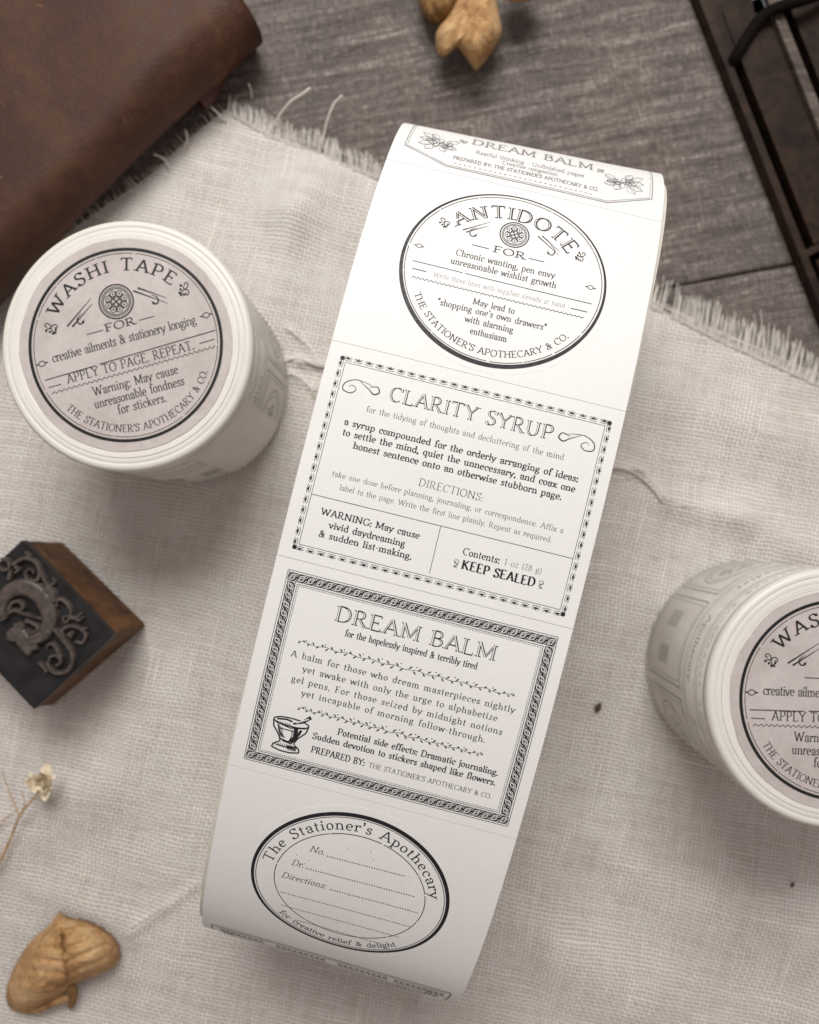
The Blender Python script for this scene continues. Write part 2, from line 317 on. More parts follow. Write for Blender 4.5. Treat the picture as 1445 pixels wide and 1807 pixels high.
class Ink:
    """flat print laid out in a label's own plane; each piece goes to a tiny level above the last so nothing is coplanar"""
    def __init__(s): s.v = []; s.f = []; s.m = []; s.k = 0
    def poly(s, quadverts, faces, mi=0, lev=0):
        n = len(s.v); s.k = (s.k + 1) % 7
        z = lev * .0016 + s.k * .0002
        s.v += [(x, y, z) for x, y in quadverts]; s.f += [tuple(i + n for i in f) for f in faces]; s.m += [mi] * len(faces)
    def ribbon(s, pts, w, mi=0, closed=False, lev=0, nib=None, thin=.4, shift=0.0):
        q = [pts[0]]
        for p in pts[1:]:
            if hypot(p[0] - q[-1][0], p[1] - q[-1][1]) > 1e-6: q.append(p)
        pts = q
        if not callable(w) and nib is None and len(pts) < 12:
            q = [pts[0]]
            for a, b in zip(pts, pts[1:]):
                m = max(1, int(hypot(b[0] - a[0], b[1] - a[1]) / .22)); q += [(a[0] + (b[0] - a[0]) * t / m, a[1] + (b[1] - a[1]) * t / m) for t in range(1, m + 1)]
            pts = q
        n = len(pts)
        if n < 2: return
        if closed and hypot(pts[0][0] - pts[-1][0], pts[0][1] - pts[-1][1]) < 1e-5: pts = pts[:-1]; n -= 1
        V = []
        for i in range(n):
            a = pts[i - 1] if (i > 0 or closed) else pts[i]; b = pts[(i + 1) % n] if (i < n - 1 or closed) else pts[i]
            p = pts[i]; d1 = (p[0] - a[0], p[1] - a[1]); d2 = (b[0] - p[0], b[1] - p[1])
            l1 = hypot(*d1) or 1; l2 = hypot(*d2) or 1
            t = (d1[0] / l1 + d2[0] / l2, d1[1] / l1 + d2[1] / l2); l = hypot(*t)
            if l < .3: t = (d2[0] / l2, d2[1] / l2); l = 1
            t = (t[0] / l, t[1] / l); nx, ny = -t[1], t[0]
            ww = w(i / (n - 1)) if callable(w) else w
            if nib is not None: ww = ww * (thin + (1 - thin) * abs(t[0] * sin(nib) - t[1] * cos(nib)))
            if callable(shift): sh = shift(t, ww)
            else: sh = shift
            V.append((p[0] + nx * (ww / 2 + sh), p[1] + ny * (ww / 2 + sh))); V.append((p[0] - nx * (ww / 2 - sh), p[1] - ny * (ww / 2 - sh)))
        Fc = [(2 * i, 2 * i + 1, 2 * i + 3, 2 * i + 2) for i in range(n - 1)]
        if closed: Fc.append((2 * n - 2, 2 * n - 1, 1, 0))
        s.poly(V, Fc, mi, lev)
    def disc(s, x, y, r, mi=0, n=8, lev=0, ry=None):
        ry = ry or r
        s.poly([(x + r * cos(2 * pi * k / n), y + ry * sin(2 * pi * k / n)) for k in range(n)], [tuple(range(n))], mi, lev)
    def ring(s, x, y, rx, ry, w, mi=0, n=96, lev=0, a0=0, a1=360, wf=None):
        m = max(4, int(n * abs(a1 - a0) / 360)); full = abs(a1 - a0) >= 360
        pts = [(x + rx * cos(radians(a0 + (a1 - a0) * k / m)), y + ry * sin(radians(a0 + (a1 - a0) * k / m))) for k in range(m + (0 if full else 1))]
        s.ribbon(pts, wf or w, mi, closed=full, lev=lev)
    def line(s, x0, y0, x1, y1, w, mi=0): s.ribbon([(x0, y0), (x1, y1)], w, mi)
    def char(s, ch, T, cap, wt, mi, style, thin, serif=1.0):
        """T maps glyph units (cap=1) to the plane"""
        adv, strokes = glyph(ch); k = cap / 70.0
        W = wt * cap
        for pts, fl, closed in strokes:
            P = [T(x / 70.0, y / 70.0) for x, y in pts]
            e = T(1, 0); o = T(0, 0); ang = atan2(e[1] - o[1], e[0] - o[0])
            if fl[0] == 'o':
                s.disc(P[0][0], P[0][1], W * .72, mi)
                if len(P) < 3: continue
            if style == 'outline':
                s.ribbon(P, W, mi, closed, 0, ang + radians(14) * T.flip, thin)
                s.ribbon(P, lambda t: W, 1, closed, 1, ang + radians(14) * T.flip, 0.0) if False else None
                q = W * .26
                def inner(t, ww): return 0.0
                s.inner.append((P, closed, W, ang + radians(14) * T.flip, thin))
            else: s.ribbon(P, W, mi, closed, 0, ang + radians(14) * T.flip, thin)
            sl = .105 * serif + wt * .45
            for j in (0, -1):
                f = fl[j]
                if f in ('', 'o'): continue
                x, y = pts[j][0] / 70, pts[j][1] / 70; h = wt * thin * .9 / 2 + .012
                yy = y + (h if y < .3 else -h) if f != '|' else y
                if f == '_': a, b = T(x - sl, yy), T(x + sl, yy)
                elif f == '<': a, b = T(x - sl, yy), T(x + wt * .4, yy)
                elif f == '>': a, b = T(x - wt * .4, yy), T(x + sl, yy)
                else:
                    d = .10 if .1 < y < .9 else .17
                    a, b = (T(x, y - (d if y > .3 else 0) - (0 if y > .9 or y < .1 else -d * .0)), T(x, y + (d if y < .9 else 0)))
                s.ribbon([a, b], max(wt * thin * 1.15, .03) * cap, mi)
    def flush_inner(s, mi=1):
        for P, closed, W, nib, thin in s.inner:
            t = max(W * .17, .0)
            # paper-coloured core slightly to the left leaves a thin left and a heavier right contour
            def wf(tt): return W
            n = len(P)
            s.ribbon_inner(P, closed, W, nib, thin, mi)
        s.inner = []
    inner = []; kn = .57
    def ribbon_inner(s, pts, closed, W, nib, thin, mi):
        seg = []
        n = len(pts)
        def width(i):
            a = pts[max(i - 1, 0)]; b = pts[min(i + 1, n - 1)]; l = hypot(b[0] - a[0], b[1] - a[1]) or 1
            t = ((b[0] - a[0]) / l, (b[1] - a[1]) / l)
            return W * (thin + (1 - thin) * abs(t[0] * sin(nib) - t[1] * cos(nib)))
        for i in range(n - 1):
            if (width(i) + width(i + 1)) / 2 > W * .62: seg.append([i, i + 1]) if not seg or seg[-1][-1] != i else seg[-1].append(i + 1)
        for sg in seg:
            P = [pts[i] for i in sg]
            off = W * .12
            P = [(x - off * cos(nib), y - off * sin(nib)) for x, y in P]
            ws = [max(0, width(i) - W * s.kn) for i in sg]
            s.ribbon(P, lambda t, ws=ws: ws[min(int(round(t * (len(ws) - 1))), len(ws) - 1)], mi, closed and len(sg) == n, 1)
    def text(s, txt, x0, x1, y, cap, wt=.13, mi=0, style='', thin=.42, shear=0.0, serif=1.0, hmax=1.25):
        nat = sum(glyph(c)[0] for c in txt) / 70 * cap; L = x1 - x0
        hs = min(max(L / nat, .8), hmax); tr = (L - nat * hs) / max(1, len(txt) - 1)
        x = x0; s.inner = []
        for c in txt:
            ox = x + glyph(c)[0] * 0; jy = random.uniform(-.012, .012) * cap
            T = lambda u, v, ox=ox, jy=jy: (ox + (u * hs + v * shear) * cap, y + jy + v * cap)
            class TT:
                flip = 1
                def __call__(self, u, v): return T(u, v)
            s.char(c, TT(), cap, wt, mi, style, thin, serif); x += glyph(c)[0] / 70 * cap * hs + tr
        if style == 'outline': s.flush_inner()
    def arctext(s, txt, cx, cy, rx, ry, a0, a1, cap, wt=.13, mi=0, style='', thin=.42, top=True, serif=1.0):
        """a0 -> a1 in degrees; top: feet towards the centre, else heads towards the centre"""
        N = 200; P = [(cx + rx * cos(radians(a0 + (a1 - a0) * k / N)), cy + ry * sin(radians(a0 + (a1 - a0) * k / N))) for k in range(N + 1)]
        S = [0]
        for k in range(N): S.append(S[-1] + hypot(P[k + 1][0] - P[k][0], P[k + 1][1] - P[k][1]))
        nat = sum(glyph(c)[0] for c in txt) / 70 * cap; hs = min(max(S[-1] / nat, .82), 1.2); tr = (S[-1] - nat * hs) / max(1, len(txt) - 1)
        x = 0; s.inner = []
        for c in txt:
            w = glyph(c)[0] / 70 * cap * hs; m = min(max(x + w / 2, 0), S[-1]); k = next((i for i in range(N) if S[i + 1] >= m), N - 1)
            f = (m - S[k]) / max(S[k + 1] - S[k], 1e-9); p = (P[k][0] + (P[k + 1][0] - P[k][0]) * f, P[k][1] + (P[k + 1][1] - P[k][1]) * f)
            l = hypot(P[k + 1][0] - P[k][0], P[k + 1][1] - P[k][1]); t = ((P[k + 1][0] - P[k][0]) / l, (P[k + 1][1] - P[k][1]) / l)
            nn = (-t[1], t[0])
            class TT:
                flip = 1
                def __call__(self, u, v):
                    a = u * hs * cap - w / 2; b = v * cap
                    return (p[0] + t[0] * a + nn[0] * b, p[1] + t[1] * a + nn[1] * b)
            s.char(c, TT(), cap, wt, mi, style, thin, serif); x += w + tr
        if style == 'outline': s.flush_inner()
    def mesh(s, name, fmap, mats, parent):
        return mesh_obj(name, [fmap(x, y, z) for x, y, z in s.v], s.f, mats, parent, s.m)

def lathe(prof, seg, mats=None):
    V = []; Fc = []
    for r, z in prof:
        for k in range(seg): V.append((r * cos(2 * pi * k / seg), r * sin(2 * pi * k / seg), z))
    for i in range(len(prof) - 1):
        for k in range(seg):
            k2 = (k + 1) % seg; Fc.append((i * seg + k, i * seg + k2, (i + 1) * seg + k2, (i + 1) * seg + k))
    return V, Fc

#================================================================ THE TABLE: brushed planks
table = bpy.data.objects.new('table_top', None); COL.objects.link(table); table['kind'] = 'structure'
ang = atan2(at(1210, 500).y - at(1400, 465).y, at(1210, 500).x - at(1400, 465).x) + pi
j = at(1300, 484); PW = 13.0
dirv = Vector((cos(ang), sin(ang), 0)); nrm = Vector((-sin(ang), cos(ang), 0))
for k in range(-5, 6):
    y0 = k * PW + .035; y1 = (k + 1) * PW - .035; b = .05
    V = []; prf = [(y0, -.6), (y0, -b), (y0 + b, 0), (y1 - b, 0), (y1, -b), (y1, -.6)]
    for x in (-75, 75):
        V += [(x, y, z) for y, z in prf]
    n = len(prf); Fc = [(i, (i + 1) % n, n + (i + 1) % n, n + i) for i in range(n)] + [tuple(range(n))[::-1], tuple(range(n, 2 * n))]
    Fc = [f[::-1] for f in Fc]
    o = mesh_obj('plank', V, Fc, FLOOR, table); o.location = (j.x, j.y, 0); o.rotation_euler = (0, 0, ang)
V, Fc = prism([(-95, -95), (95, -95), (95, 95), (-95, 95)], -1.4, -.58)
mesh_obj('groove_base', V, Fc, mat_flat('dark_groove', (.02, .016, .014), .9), table)

#================================================================ LINEN CLOTH
cl = thing('linen_cloth', 'wrinkled undyed linen cloth with frayed edges spread over the grey brown planks', 'cloth')
edge_px = [(-500, 760), (-120, 560), (60, 450), (268, 305), (330, 245), (398, 192), (470, 232), (560, 268), (690, 318), (860, 400), (1145, 535), (1290, 605), (1445, 675), (1700, 790), (1950, 900)]
edge = [at(x, y, .08) for x, y in edge_px]; ex = [p.x for p in edge]
def edge_y(x):
    for i in range(len(edge) - 1):
        if ex[i] <= x <= ex[i + 1]:
            return edge[i].y + (edge[i + 1].y - edge[i].y) * (x - ex[i]) / (ex[i + 1] - ex[i])
    return edge[-1].y
ridges = []   # (ax, ay, bx, by, height, width)
def ridge(p, q, h, w): a = at(*p); b = at(*q); ridges.append((a.x, a.y, b.x, b.y, h, w))
ridge((590, 255), (520, 380), .30, .8); ridge((520, 380), (470, 560), .22, .8); ridge((400, 250), (370, 390), -.02, .6)
ridge((480, 645), (530, 640), 0.11, .16); ridge((530, 640), (600, 650), 0.10, .13); ridge((515, 582), (570, 650), 0.08, .1); ridge((490, 690), (512, 662), 0.07, .12); ridge((512, 662), (560, 690), 0.07, .12); ridge((560, 690), (600, 660), .1, .12)
ridge((1060, 822), (1125, 830), 0.12, .13); ridge((1125, 830), (1170, 880), 0.12, .12); ridge((1170, 885), (1300, 915), .20, .45); ridge((1300, 915), (1500, 1010), .2, .6)
ridge((900, 1620), (1120, 1760), .22, 1.0); ridge((1040, 1180), (1150, 1060), .16, .9); ridge((260, 1290), (430, 1020), .20, 1.1)
ridge((0, 1480), (200, 1380), .22, .9); ridge((235, 1640), (345, 1560), .10, .14); ridge((60, 1560), (235, 1640), .10, .5); ridge((300, 1380), (330, 1700), .12, 1.0); ridge((1180, 700), (1450, 800), .2, .9); ridge((1050, 1480), (1250, 1640), .14, .7)
ridge((950, 1450), (1010, 1800), .16, .8); ridge((1300, 1580), (1500, 1700), .2, .9)
def cloth_z(x, y):
    z = .10 + .09 * noise.noise((x * .22, y * .22, 1.3)) + .035 * noise.noise((x * .7, y * .7, 4.1)) + .012 * noise.noise((x * 2.2, y * 2.2, 9.1))
    for ax, ay, bx, by, h, w in ridges:
        dx, dy = bx - ax, by - ay; t = ((x - ax) * dx + (y - ay) * dy) / (dx * dx + dy * dy); t = min(1, max(0, t))
        d2 = (x - ax - t * dx) ** 2 + (y - ay - t * dy) ** 2
        if d2 < 9 * w * w: z += h * math.exp(-d2 / (w * w))
    d = edge_y(x) - y
    if d < 1.2: z = .05 + (z - .05) * max(0, min(1, d / 1.2)) ** .7 if d > 0 else .05
    return max(z, .04)
NX, NY = 330, 340; x0c, x1c, ybot = -17.5, 18.0, -19.0
V = []; Fc = []
for jy in range(NY + 1):
    for ix in range(NX + 1):
        x = x0c + (x1c - x0c) * ix / NX; yt = edge_y(x); y = yt + (ybot - yt) * (jy / NY)
        V.append((x, y, cloth_z(x, y)))
for jy in range(NY):
    for ix in range(NX):
        a = jy * (NX + 1) + ix; Fc.append((a, a + NX + 1, a + NX + 2, a + 1))
ws = mesh_obj('woven_sheet', V, Fc, CLOTH, cl, smooth=True)
fr = MB()
def clump(u): return noise.noise((u * 2.1, 3.3, 0)) * .8 + noise.noise((u * 6.5, 8.1, 0)) * .4
# top fringe, threads pulled free across the edge
x = x0c + .1
cx_corner = at(398, 192, .08).x
while x < x1c - .2:
    yb = edge_y(x)
    if x < cx_corner:   # the short left side: fewer, shorter ends
        step, ln, dv, sp = .10, random.uniform(.15, .55), Vector((-.62, .75, 0)), .5
    else:
        step, ln, dv, sp = .030, .62 + .12 * noise.noise((x * 1.3, 0, 5)) + random.uniform(-.12, .1), Vector((.02, 1, 0)), .25
        if x > at(1100, 500).x: ln += .26; dv = Vector((.22, 1, 0)).normalized()
    lean = clump(x) * sp * .7 + random.uniform(-.07, .07)
    gapn = noise.noise((x * 3.1, 1.7, 2)); ln *= 1 + .35 * noise.noise((x * 2.3, 9.7, 1))
    if x >= cx_corner and gapn > .42: x += .05; continue
    if random.random() < .04: ln *= 1.35; lean += random.uniform(-.35, .35)
    d = (dv + Vector((lean, 0, 0))).normalized(); b = Vector((x, yb - .12, .06 + random.uniform(0, .05)))
    side = Vector((-d.y, d.x, 0)); bow = random.uniform(-.05, .05); hz = random.uniform(.0, .1)
    pts = [b + d * (ln * t) + side * (bow * sin(pi * t)) + Vector((0, 0, hz * sin(pi * t) - .03 * t)) for t in (0, .25, .5, .75, 1)]
    for p in pts: p.z = max(p.z, .03)
    r = random.uniform(.013, .024); fr.tube(pts, lambda t, r=r: r * (1 - .5 * t), 4)
    x += step * random.uniform(.6, 1.4)
# weft threads lying across the fringe, just off the woven edge
for k in range(16):
    xa = random.uniform(cx_corner, x1c - 4); L = random.uniform(2, 6); o_ = random.uniform(.02, .24)
    fr.tube([Vector((xa + L * t, edge_y(xa + L * t) + o_ + .04 * sin(9 * t + k), .10)) for t in [i / 14 for i in range(15)]], .014, 4)
f = fr.obj('frayed_fringe', THREAD, cl); f['kind'] = 'stuff'
def loose(pts, r=.022, z=.16, par=cl, name='loose_thread', m=THREAD, lift=0):
    P = []
    for q in pts:
        w = at(q[0], q[1], z); zz = q[2] if len(q) > 2 else None
        if zz is None: zz = (cloth_z(w.x, w.y) if w.y < edge_y(w.x) else .05) + .02
        w = at(q[0], q[1], zz); P.append(w)
    P = catmull(P, 5); b = MB(); b.tube(P, r, 6); return b.obj(name, m, par, True)
loose([(478, 232), (492, 205, .35), (512, 180, .6), (530, 168, .7), (548, 155, .7)], .034)
loose([(568, 258), (574, 225, .3), (582, 200, .5), (590, 182, .6), (604, 168, .7)], .032)
loose([(398, 215), (385, 200, .3), (372, 188, .4), (362, 176, .4)], .026)
loose([(325, 270), (330, 245, .3), (327, 228, .4)], .026); loose([(300, 300), (290, 280, .3), (270, 272, .4)], .026)
loose([(445, 175), (442, 155, .3), (438, 148, .4)], .02)
loose([(505, 578), (530, 598), (552, 622), (562, 652)], .035); loose([(468, 652), (498, 640), (525, 632), (560, 645), (590, 648)], .035)
loose([(488, 676), (508, 660), (530, 668), (548, 685), (560, 706)], .028); loose([(590, 655), (570, 672), (552, 700)], .02)
loose([(1072, 824), (1098, 826), (1125, 838), (1148, 858), (1168, 884)], .03); loose([(1080, 842), (1100, 846), (1120, 840)], .018)
loose([(1165, 884), (1190, 892), (1230, 894)], .02); loose([(232, 1638), (280, 1606), (345, 1562)], .018)
lint = MB(); random.seed(77)
for k in range(170):
    x = random.uniform(-12, 12); y = random.uniform(-15, min(9, edge_y(x) - .3)); a = random.uniform(0, 2 * pi); L = random.uniform(.1, .5); c_ = random.uniform(-1.5, 1.5)
    P = []; 
    for q in range(6): P.append(Vector((x, y, cloth_z(x, y) + .03 + .02 * sin(q)))); x += L / 5 * cos(a); y += L / 5 * sin(a); a += c_ * .3
    lint.tube(P, random.uniform(.004, .009), 3)
o = lint.obj('loose_fibres', THREAD, cl); o['kind'] = 'stuff'
for (px_, py_, s_, lab) in ((1054, 1247, .10, 'larger brown seed husk lying on the linen between the label strip and right tape roll'), (1398, 1561, .055, 'tiny dark seed speck on the linen below the right tape roll')):
    w = at(px_, py_, .15); b = MB(); z = cloth_z(w.x, w.y) + s_ * .5
    pts = [Vector((w.x + s_ * t * .8, w.y + s_ * t * 1.3, z)) for t in (-1, -.5, 0, .5, 1)]
    b.tube(pts, lambda t: s_ * (.25 + .75 * sin(pi * t)), 7)
    o = b.obj('seed_husk', mat_flat('brown_husk', (.07, .045, .03), .8, .3), None, True); o['label'] = lab; o['category'] = 'seed'

#================================================================ LABEL ROLL
RA, RB, RN = 9.97632, 3.60776, 2.30168
RX0, RY0, RYAW, RS0, PL, RDA, RPIT = .20141, -.64158, -.24487, -.49227, 4.41499, .22935, .02934
WD = 6.0; NP = 1600
_t = [2 * pi * i / NP for i in range(NP + 1)]
_sg = lambda v, e: math.copysign(abs(v) ** e, v)
_unit = [(_sg(cos(t), 2 / RN), _sg(sin(t), 2 / RN)) for t in _t]
def build_profile(a, b):
    P = [(a * u, b * v) for u, v in _unit]; S = [0]
    for i in range(NP): S.append(S[-1] + hypot(P[i + 1][0] - P[i][0], P[i + 1][1] - P[i][1]))
    return P, S
_pc = {}
def prof_at(u, sarc):
    key = round(u * 20)
    if key not in _pc: _pc[key] = build_profile(RA + RDA * (key / 20 / WD - .5), RB)
    P, S = _pc[key]; tot = S[-1]; q = (tot / 4 + sarc - RS0) % tot
    lo, hi = 0, NP
    while hi - lo > 1:
        m = (lo + hi) // 2
        if S[m] <= q: lo = m
        else: hi = m
    f = (q - S[lo]) / (S[hi] - S[lo]); return (P[lo][0] + (P[hi][0] - P[lo][0]) * f, P[lo][1] + (P[hi][1] - P[lo][1]) * f)
def roll_place(u, y, z):
    c, s = cos(RPIT), sin(RPIT); y, z = y * c - z * s, y * s + z * c
    x = u - WD / 2; c, s = cos(RYAW), sin(RYAW)
    return Vector((RX0 + x * c - y * s, RY0 + x * s + y * c, RB + .16 + z))
def on_roll(u, s, h=0.0):
    """u across, s along the strip (cm), h above the sheet"""
    uc = min(max(u, 0), WD); k0 = math.floor(uc * 20) / 20; k1 = k0 + .05; f = (uc - k0) / .05
    def pt(ss):
        a = prof_at(k0, ss); b = prof_at(k1, ss); return (a[0] + (b[0] - a[0]) * f, a[1] + (b[1] - a[1]) * f)
    h += .016 * noise.noise((uc * .45, s * .42, 2.0)) + .004 * noise.noise((uc * 1.7, s * 1.3, 5.0))
    y, z = pt(s); y1, z1 = pt(s + .03); y2, z2 = pt(s - .03)
    ty, tz = y1 - y2, z1 - z2; l = hypot(ty, tz)
    return roll_place(u, y + h * tz / l, z - h * ty / l)   # s runs towards -y on top, so (tz, -ty) points outwards
roll = thing('label_roll', 'wide loose roll of white paper with printed apothecary stickers, standing between the two tape rolls', 'sticker roll')
# wound paper, several turns, ends telescoped a little
mb = MB(); TURNS = 7; PT = 140; th = .022
secs = []
for i in range(TURNS * PT + 1):
    ph = 2 * pi * i / PT - pi / 2 + .3; sh = -.045 - .036 * (i / PT)
    cu, cv = _sg(cos(ph), 2 / RN), _sg(sin(ph), 2 / RN)
    turn = i / PT
    row = []
    for uu, in_ in ((0, 0), (WD, 0), (WD, th), (0, th)):
        a = RA + RDA * (uu / WD - .5) + sh - in_; b_ = RB + sh - in_
        tele = (.035 * min(turn, 4)) * cu + .012 * sin(turn * 5)
        row.append(roll_place(uu + tele, a * cu, b_ * cv))
    secs.append(row)
V = [p for r in secs for p in r]; Fc = []
for i in range(len(secs) - 1):
    for k in range(4):
        k2 = (k + 1) % 4; Fc.append((4 * i + k, 4 * i + k2, 4 * i + 4 + k2, 4 * i + 4 + k))
Fc.append((0, 1, 2, 3)); n = 4 * (len(secs) - 1); Fc.append((n + 3, n + 2, n + 1, n))
mesh_obj('wound_backing_paper', V, Fc, EDGE, roll)
def sheet(name, s0, s1, h, lab=None, ns=130, u0=0, u1=WD):
    V = []; Fc = []; nu = 12
    for i in range(ns + 1):
        s = s0 + (s1 - s0) * i / ns
        for k in range(nu + 1):
            u = u0 + (u1 - u0) * k / nu; V.append(on_roll(u, s, h))
    m = nu + 1
    for i in range(ns):
        for k in range(nu): Fc.append((i * m + k, (i + 1) * m + k, (i + 1) * m + k + 1, i * m + k + 1))
    nt = len(V)
    ringi = [k for k in range(nu + 1)] + [i * m + nu for i in range(1, ns + 1)] + [ns * m + k for k in range(nu - 1, -1, -1)] + [i * m for i in range(ns - 1, 0, -1)]
    for r in ringi: V.append(V[r])
    for r in ringi:
        i, k = divmod(r, m); V.append(on_roll(u0 + (u1 - u0) * k / nu, s0 + (s1 - s0) * i / ns, h - .03))
    for q in range(len(ringi)):
        q2 = (q + 1) % len(ringi); lr = len(ringi); Fc.append((nt + q, nt + q2, nt + lr + q2, nt + lr + q))
    o = mesh_obj(name, V, Fc, PAPER, roll, smooth=False)
    for i, p in enumerate(o.data.polygons): p.use_smooth = i < ns * nu
    if lab: o['label'] = lab
    return o
def oval(name, cx, cy, rx, ry, par, h):
    V = []; Fc = []; N = 120; R_ = 14
    for r in range(R_ + 1):
        k = r / R_
        for a in range(N): V.append(on_roll(cx + rx * k * cos(2 * pi * a / N), cy + ry * k * sin(2 * pi * a / N), h))
    for a in range(N): V.append(V[R_ * N + a])
    for a in range(N): V.append(on_roll(cx + rx * cos(2 * pi * a / N), cy + ry * sin(2 * pi * a / N), h - .02))
    for r in list(range(R_)) + [R_ + 1]:
        for a in range(N): a2 = (a + 1) % N; Fc.append((r * N + a, (r + 1) * N + a, (r + 1) * N + a2, r * N + a2))
    o = mesh_obj(name, V, Fc, PAPER, par); 
    for i, p in enumerate(o.data.polygons): p.use_smooth = i < R_ * N
    return o
GAP = .004; labs = {-3: 'blossom cornered sticker curving over the far end', -2: 'sticker panel holding the round antidote label', -1: 'framed sticker headed clarity syrup', 0: 'sticker with a dark knotwork border headed dream balm', 1: 'sticker panel holding the round blank dosage label', 2: 'sticker panel curving under at the near end'}
SHEETS = {k: sheet('sticker_panel', k * PL + GAP, (k + 1) * PL - GAP, 0.0, labs[k]) for k in range(-3, 3)}
o1 = oval('round_sticker', 3.01, -6.62, 2.24, 2.11, SHEETS[-2], .003); o2 = oval('round_sticker', 3.0, 6.56, 2.27, 1.97, SHEETS[1], .003)
def fm(lift): return lambda x, y, z: on_roll(x, -y, lift + z)     # print is drawn with y up, the strip runs down
MATS = [INK, PAPER, INK2, INK3]

def swirl(I, pts, w, mi=2, sx=1, x=0, y=0): 
    P = catmull([(x + sx * a, y + b, 0) for a, b in pts], 7); P = [(p.x, p.y) for p in P]
    I.ribbon(P, lambda t: w * (.45 + .9 * sin(pi * t)), mi)
def eye(I, x, y, r, mi=0):
    I.ring(x, y, r, r * .8, r * .3, mi, 14)
    I.line(x - 2 * r, y, x - r, y, r * .35, mi); I.line(x + r, y, x + 2 * r, y, r * .35, mi)
    I.disc(x - 1.5 * r, y, r * .3, mi); I.disc(x + 1.5 * r, y, r * .3, mi)
def medallion(I, x, y, r, mi=2):
    I.ring(x, y, r, r, r * .09, mi, 40); I.ring(x, y, r * .86, r * .86, r * .045, mi, 36); I.ring(x, y, r * .76, r * .76, r * .045, mi, 36)
    for k in range(8):
        a = k * pi / 4 + .2
        I.ring(x + r * .5 * cos(a), y + r * .5 * sin(a), r * .17, r * .17, r * .05, mi, 10); I.disc(x + r * .5 * cos(a), y + r * .5 * sin(a), r * .06, mi)
        I.line(x + r * .62 * cos(a + pi / 8), y + r * .62 * sin(a + pi / 8), x + r * .32 * cos(a + pi / 8), y + r * .32 * sin(a + pi / 8), r * .05, mi)
    for k in range(36):
        a = k * pi / 18; I.line(x + r * .78 * cos(a), y + r * .78 * sin(a), x + r * .84 * cos(a), y + r * .84 * sin(a), r * .035, mi)
    I.ring(x, y, r * .28, r * .28, r * .06, mi, 16); I.disc(x, y, r * .1, mi)
    for k in range(4): a = k * pi / 2 + .5; I.disc(x + r * .18 * cos(a), y + r * .18 * sin(a), r * .07, mi)
def pens(I, x, y, L, a, mi=0, fl=1):
    for o_, l in ((-.09, 1.0), (.03, .8)):
        dx, dy = cos(a), sin(a); nx, ny = -dy * fl, dx * fl
        ax, ay = x - dx * L * l / 2 + nx * o_ * L, y - dy * L * l / 2 + ny * o_ * L; bx, by = x + dx * L * l / 2 + nx * (o_ + .05) * L, y + dy * L * l / 2 + ny * (o_ + .05) * L
        I.ribbon([(ax, ay), ((ax + bx) / 2, (ay + by) / 2), (bx, by)], lambda t: L * (.014 + .034 * (1 - t)), mi)
    I.disc(ax, ay, L * .03, mi)
    swirl(I, [(0, 0), (.12, -.10), (.10, -.22), (.0, -.22), (-.03, -.14)], L * .03, mi, fl, x, y)
    I.disc(x + fl * .0, y - .2, L * .04, mi)
def sprig(I, x, y, k, a, mi=0):
    c, s = cos(a), sin(a); R_ = lambda p: (x + k * (p[0] * c - p[1] * s), y + k * (p[0] * s + p[1] * c))
    for path in ([(0, -.1), (.15, .3), (.0, .7), (-.35, .75), (-.4, .45), (-.2, .4)], [(0, -.1), (.35, .1), (.7, -.05), (.75, -.4), (.5, -.45), (.45, -.25)], [(0, -.1), (-.3, .1), (-.6, .1)], [(0, -.1), (-.05, -.5), (.1, -.8)]):
        P = catmull([(*R_(p), 0) for p in path], 4); I.ribbon([(p.x, p.y) for p in P], k * .13, mi)
    for p in ((-.65, .05), (.1, -.85), (-.35, -.35), (.35, -.6), (-.2, -.75)): q = R_(p); I.disc(*q, k * .17, mi, 7)
def wavy(I, x0, x1, y, w, amp=.018, step=.045, mi=0, f=lambda x: 0):
    n = int((x1 - x0) / step); I.ribbon([(x0 + (x1 - x0) * i / n, y + f(i / n) + (amp if i % 2 else -amp)) for i in range(n + 1)], w, mi)
def dashring(I, x, y, rx, ry, w, mi=0, gaps=()):
    a = 0; random.seed(int(rx * 1000))
    while a < 360:
        L = random.uniform(14, 46); b = min(a + L, 360); I.ring(x, y, rx, ry, w, mi, 120, a0=a, a1=b); a = b + random.choice((.5, .8, 1.6))
random.seed(5)

# --- antidote
I = Ink(); cx, cy = 3.01, 6.62
I.ring(cx, cy, 2.09, 1.95, .05, 0, 140, wf=lambda t: .062 - .032 * sin(2 * pi * t + .25)); dashring(I, cx, cy, 2.02, 1.875, .016)
I.kn = .70; I.arctext('ANTIDOTE', cx, cy, 1.50, 1.33, 141, 37, .31, .22, 0, 'outline', .3)
medallion(I, 3.04, 7.60, .30); pens(I, 2.26, 7.56, .62, radians(37), 2, -1); pens(I, 3.80, 7.56, .62, radians(-37), 2, 1)
sprig(I, 1.57, 7.50, .14, .4); sprig(I, 4.47, 7.46, .14, -.9); eye(I, 1.20, 6.82, .055); eye(I, 4.79, 6.80, .055)
I.text('FOR', 2.68, 3.38, 7.08, .155, .20, 0, hmax=1.7); I.line(2.24, 7.13, 2.6, 7.13, .018); I.line(3.44, 7.13, 3.76, 7.13, .018)
I.text('Chronic wanting, pen envy', 1.96, 4.04, 6.81, .145, .145, 0); I.text('unreasonable wishlist growth', 1.90, 4.11, 6.60, .145, .145, 0)
I.line(1.15, 6.46, 2.2, 6.455, .018); I.line(2.25, 6.455, 4.88, 6.445, .018); I.line(1.18, 6.29, 1.48, 6.29, .02); I.line(4.49, 6.25, 4.83, 6.25, .02)
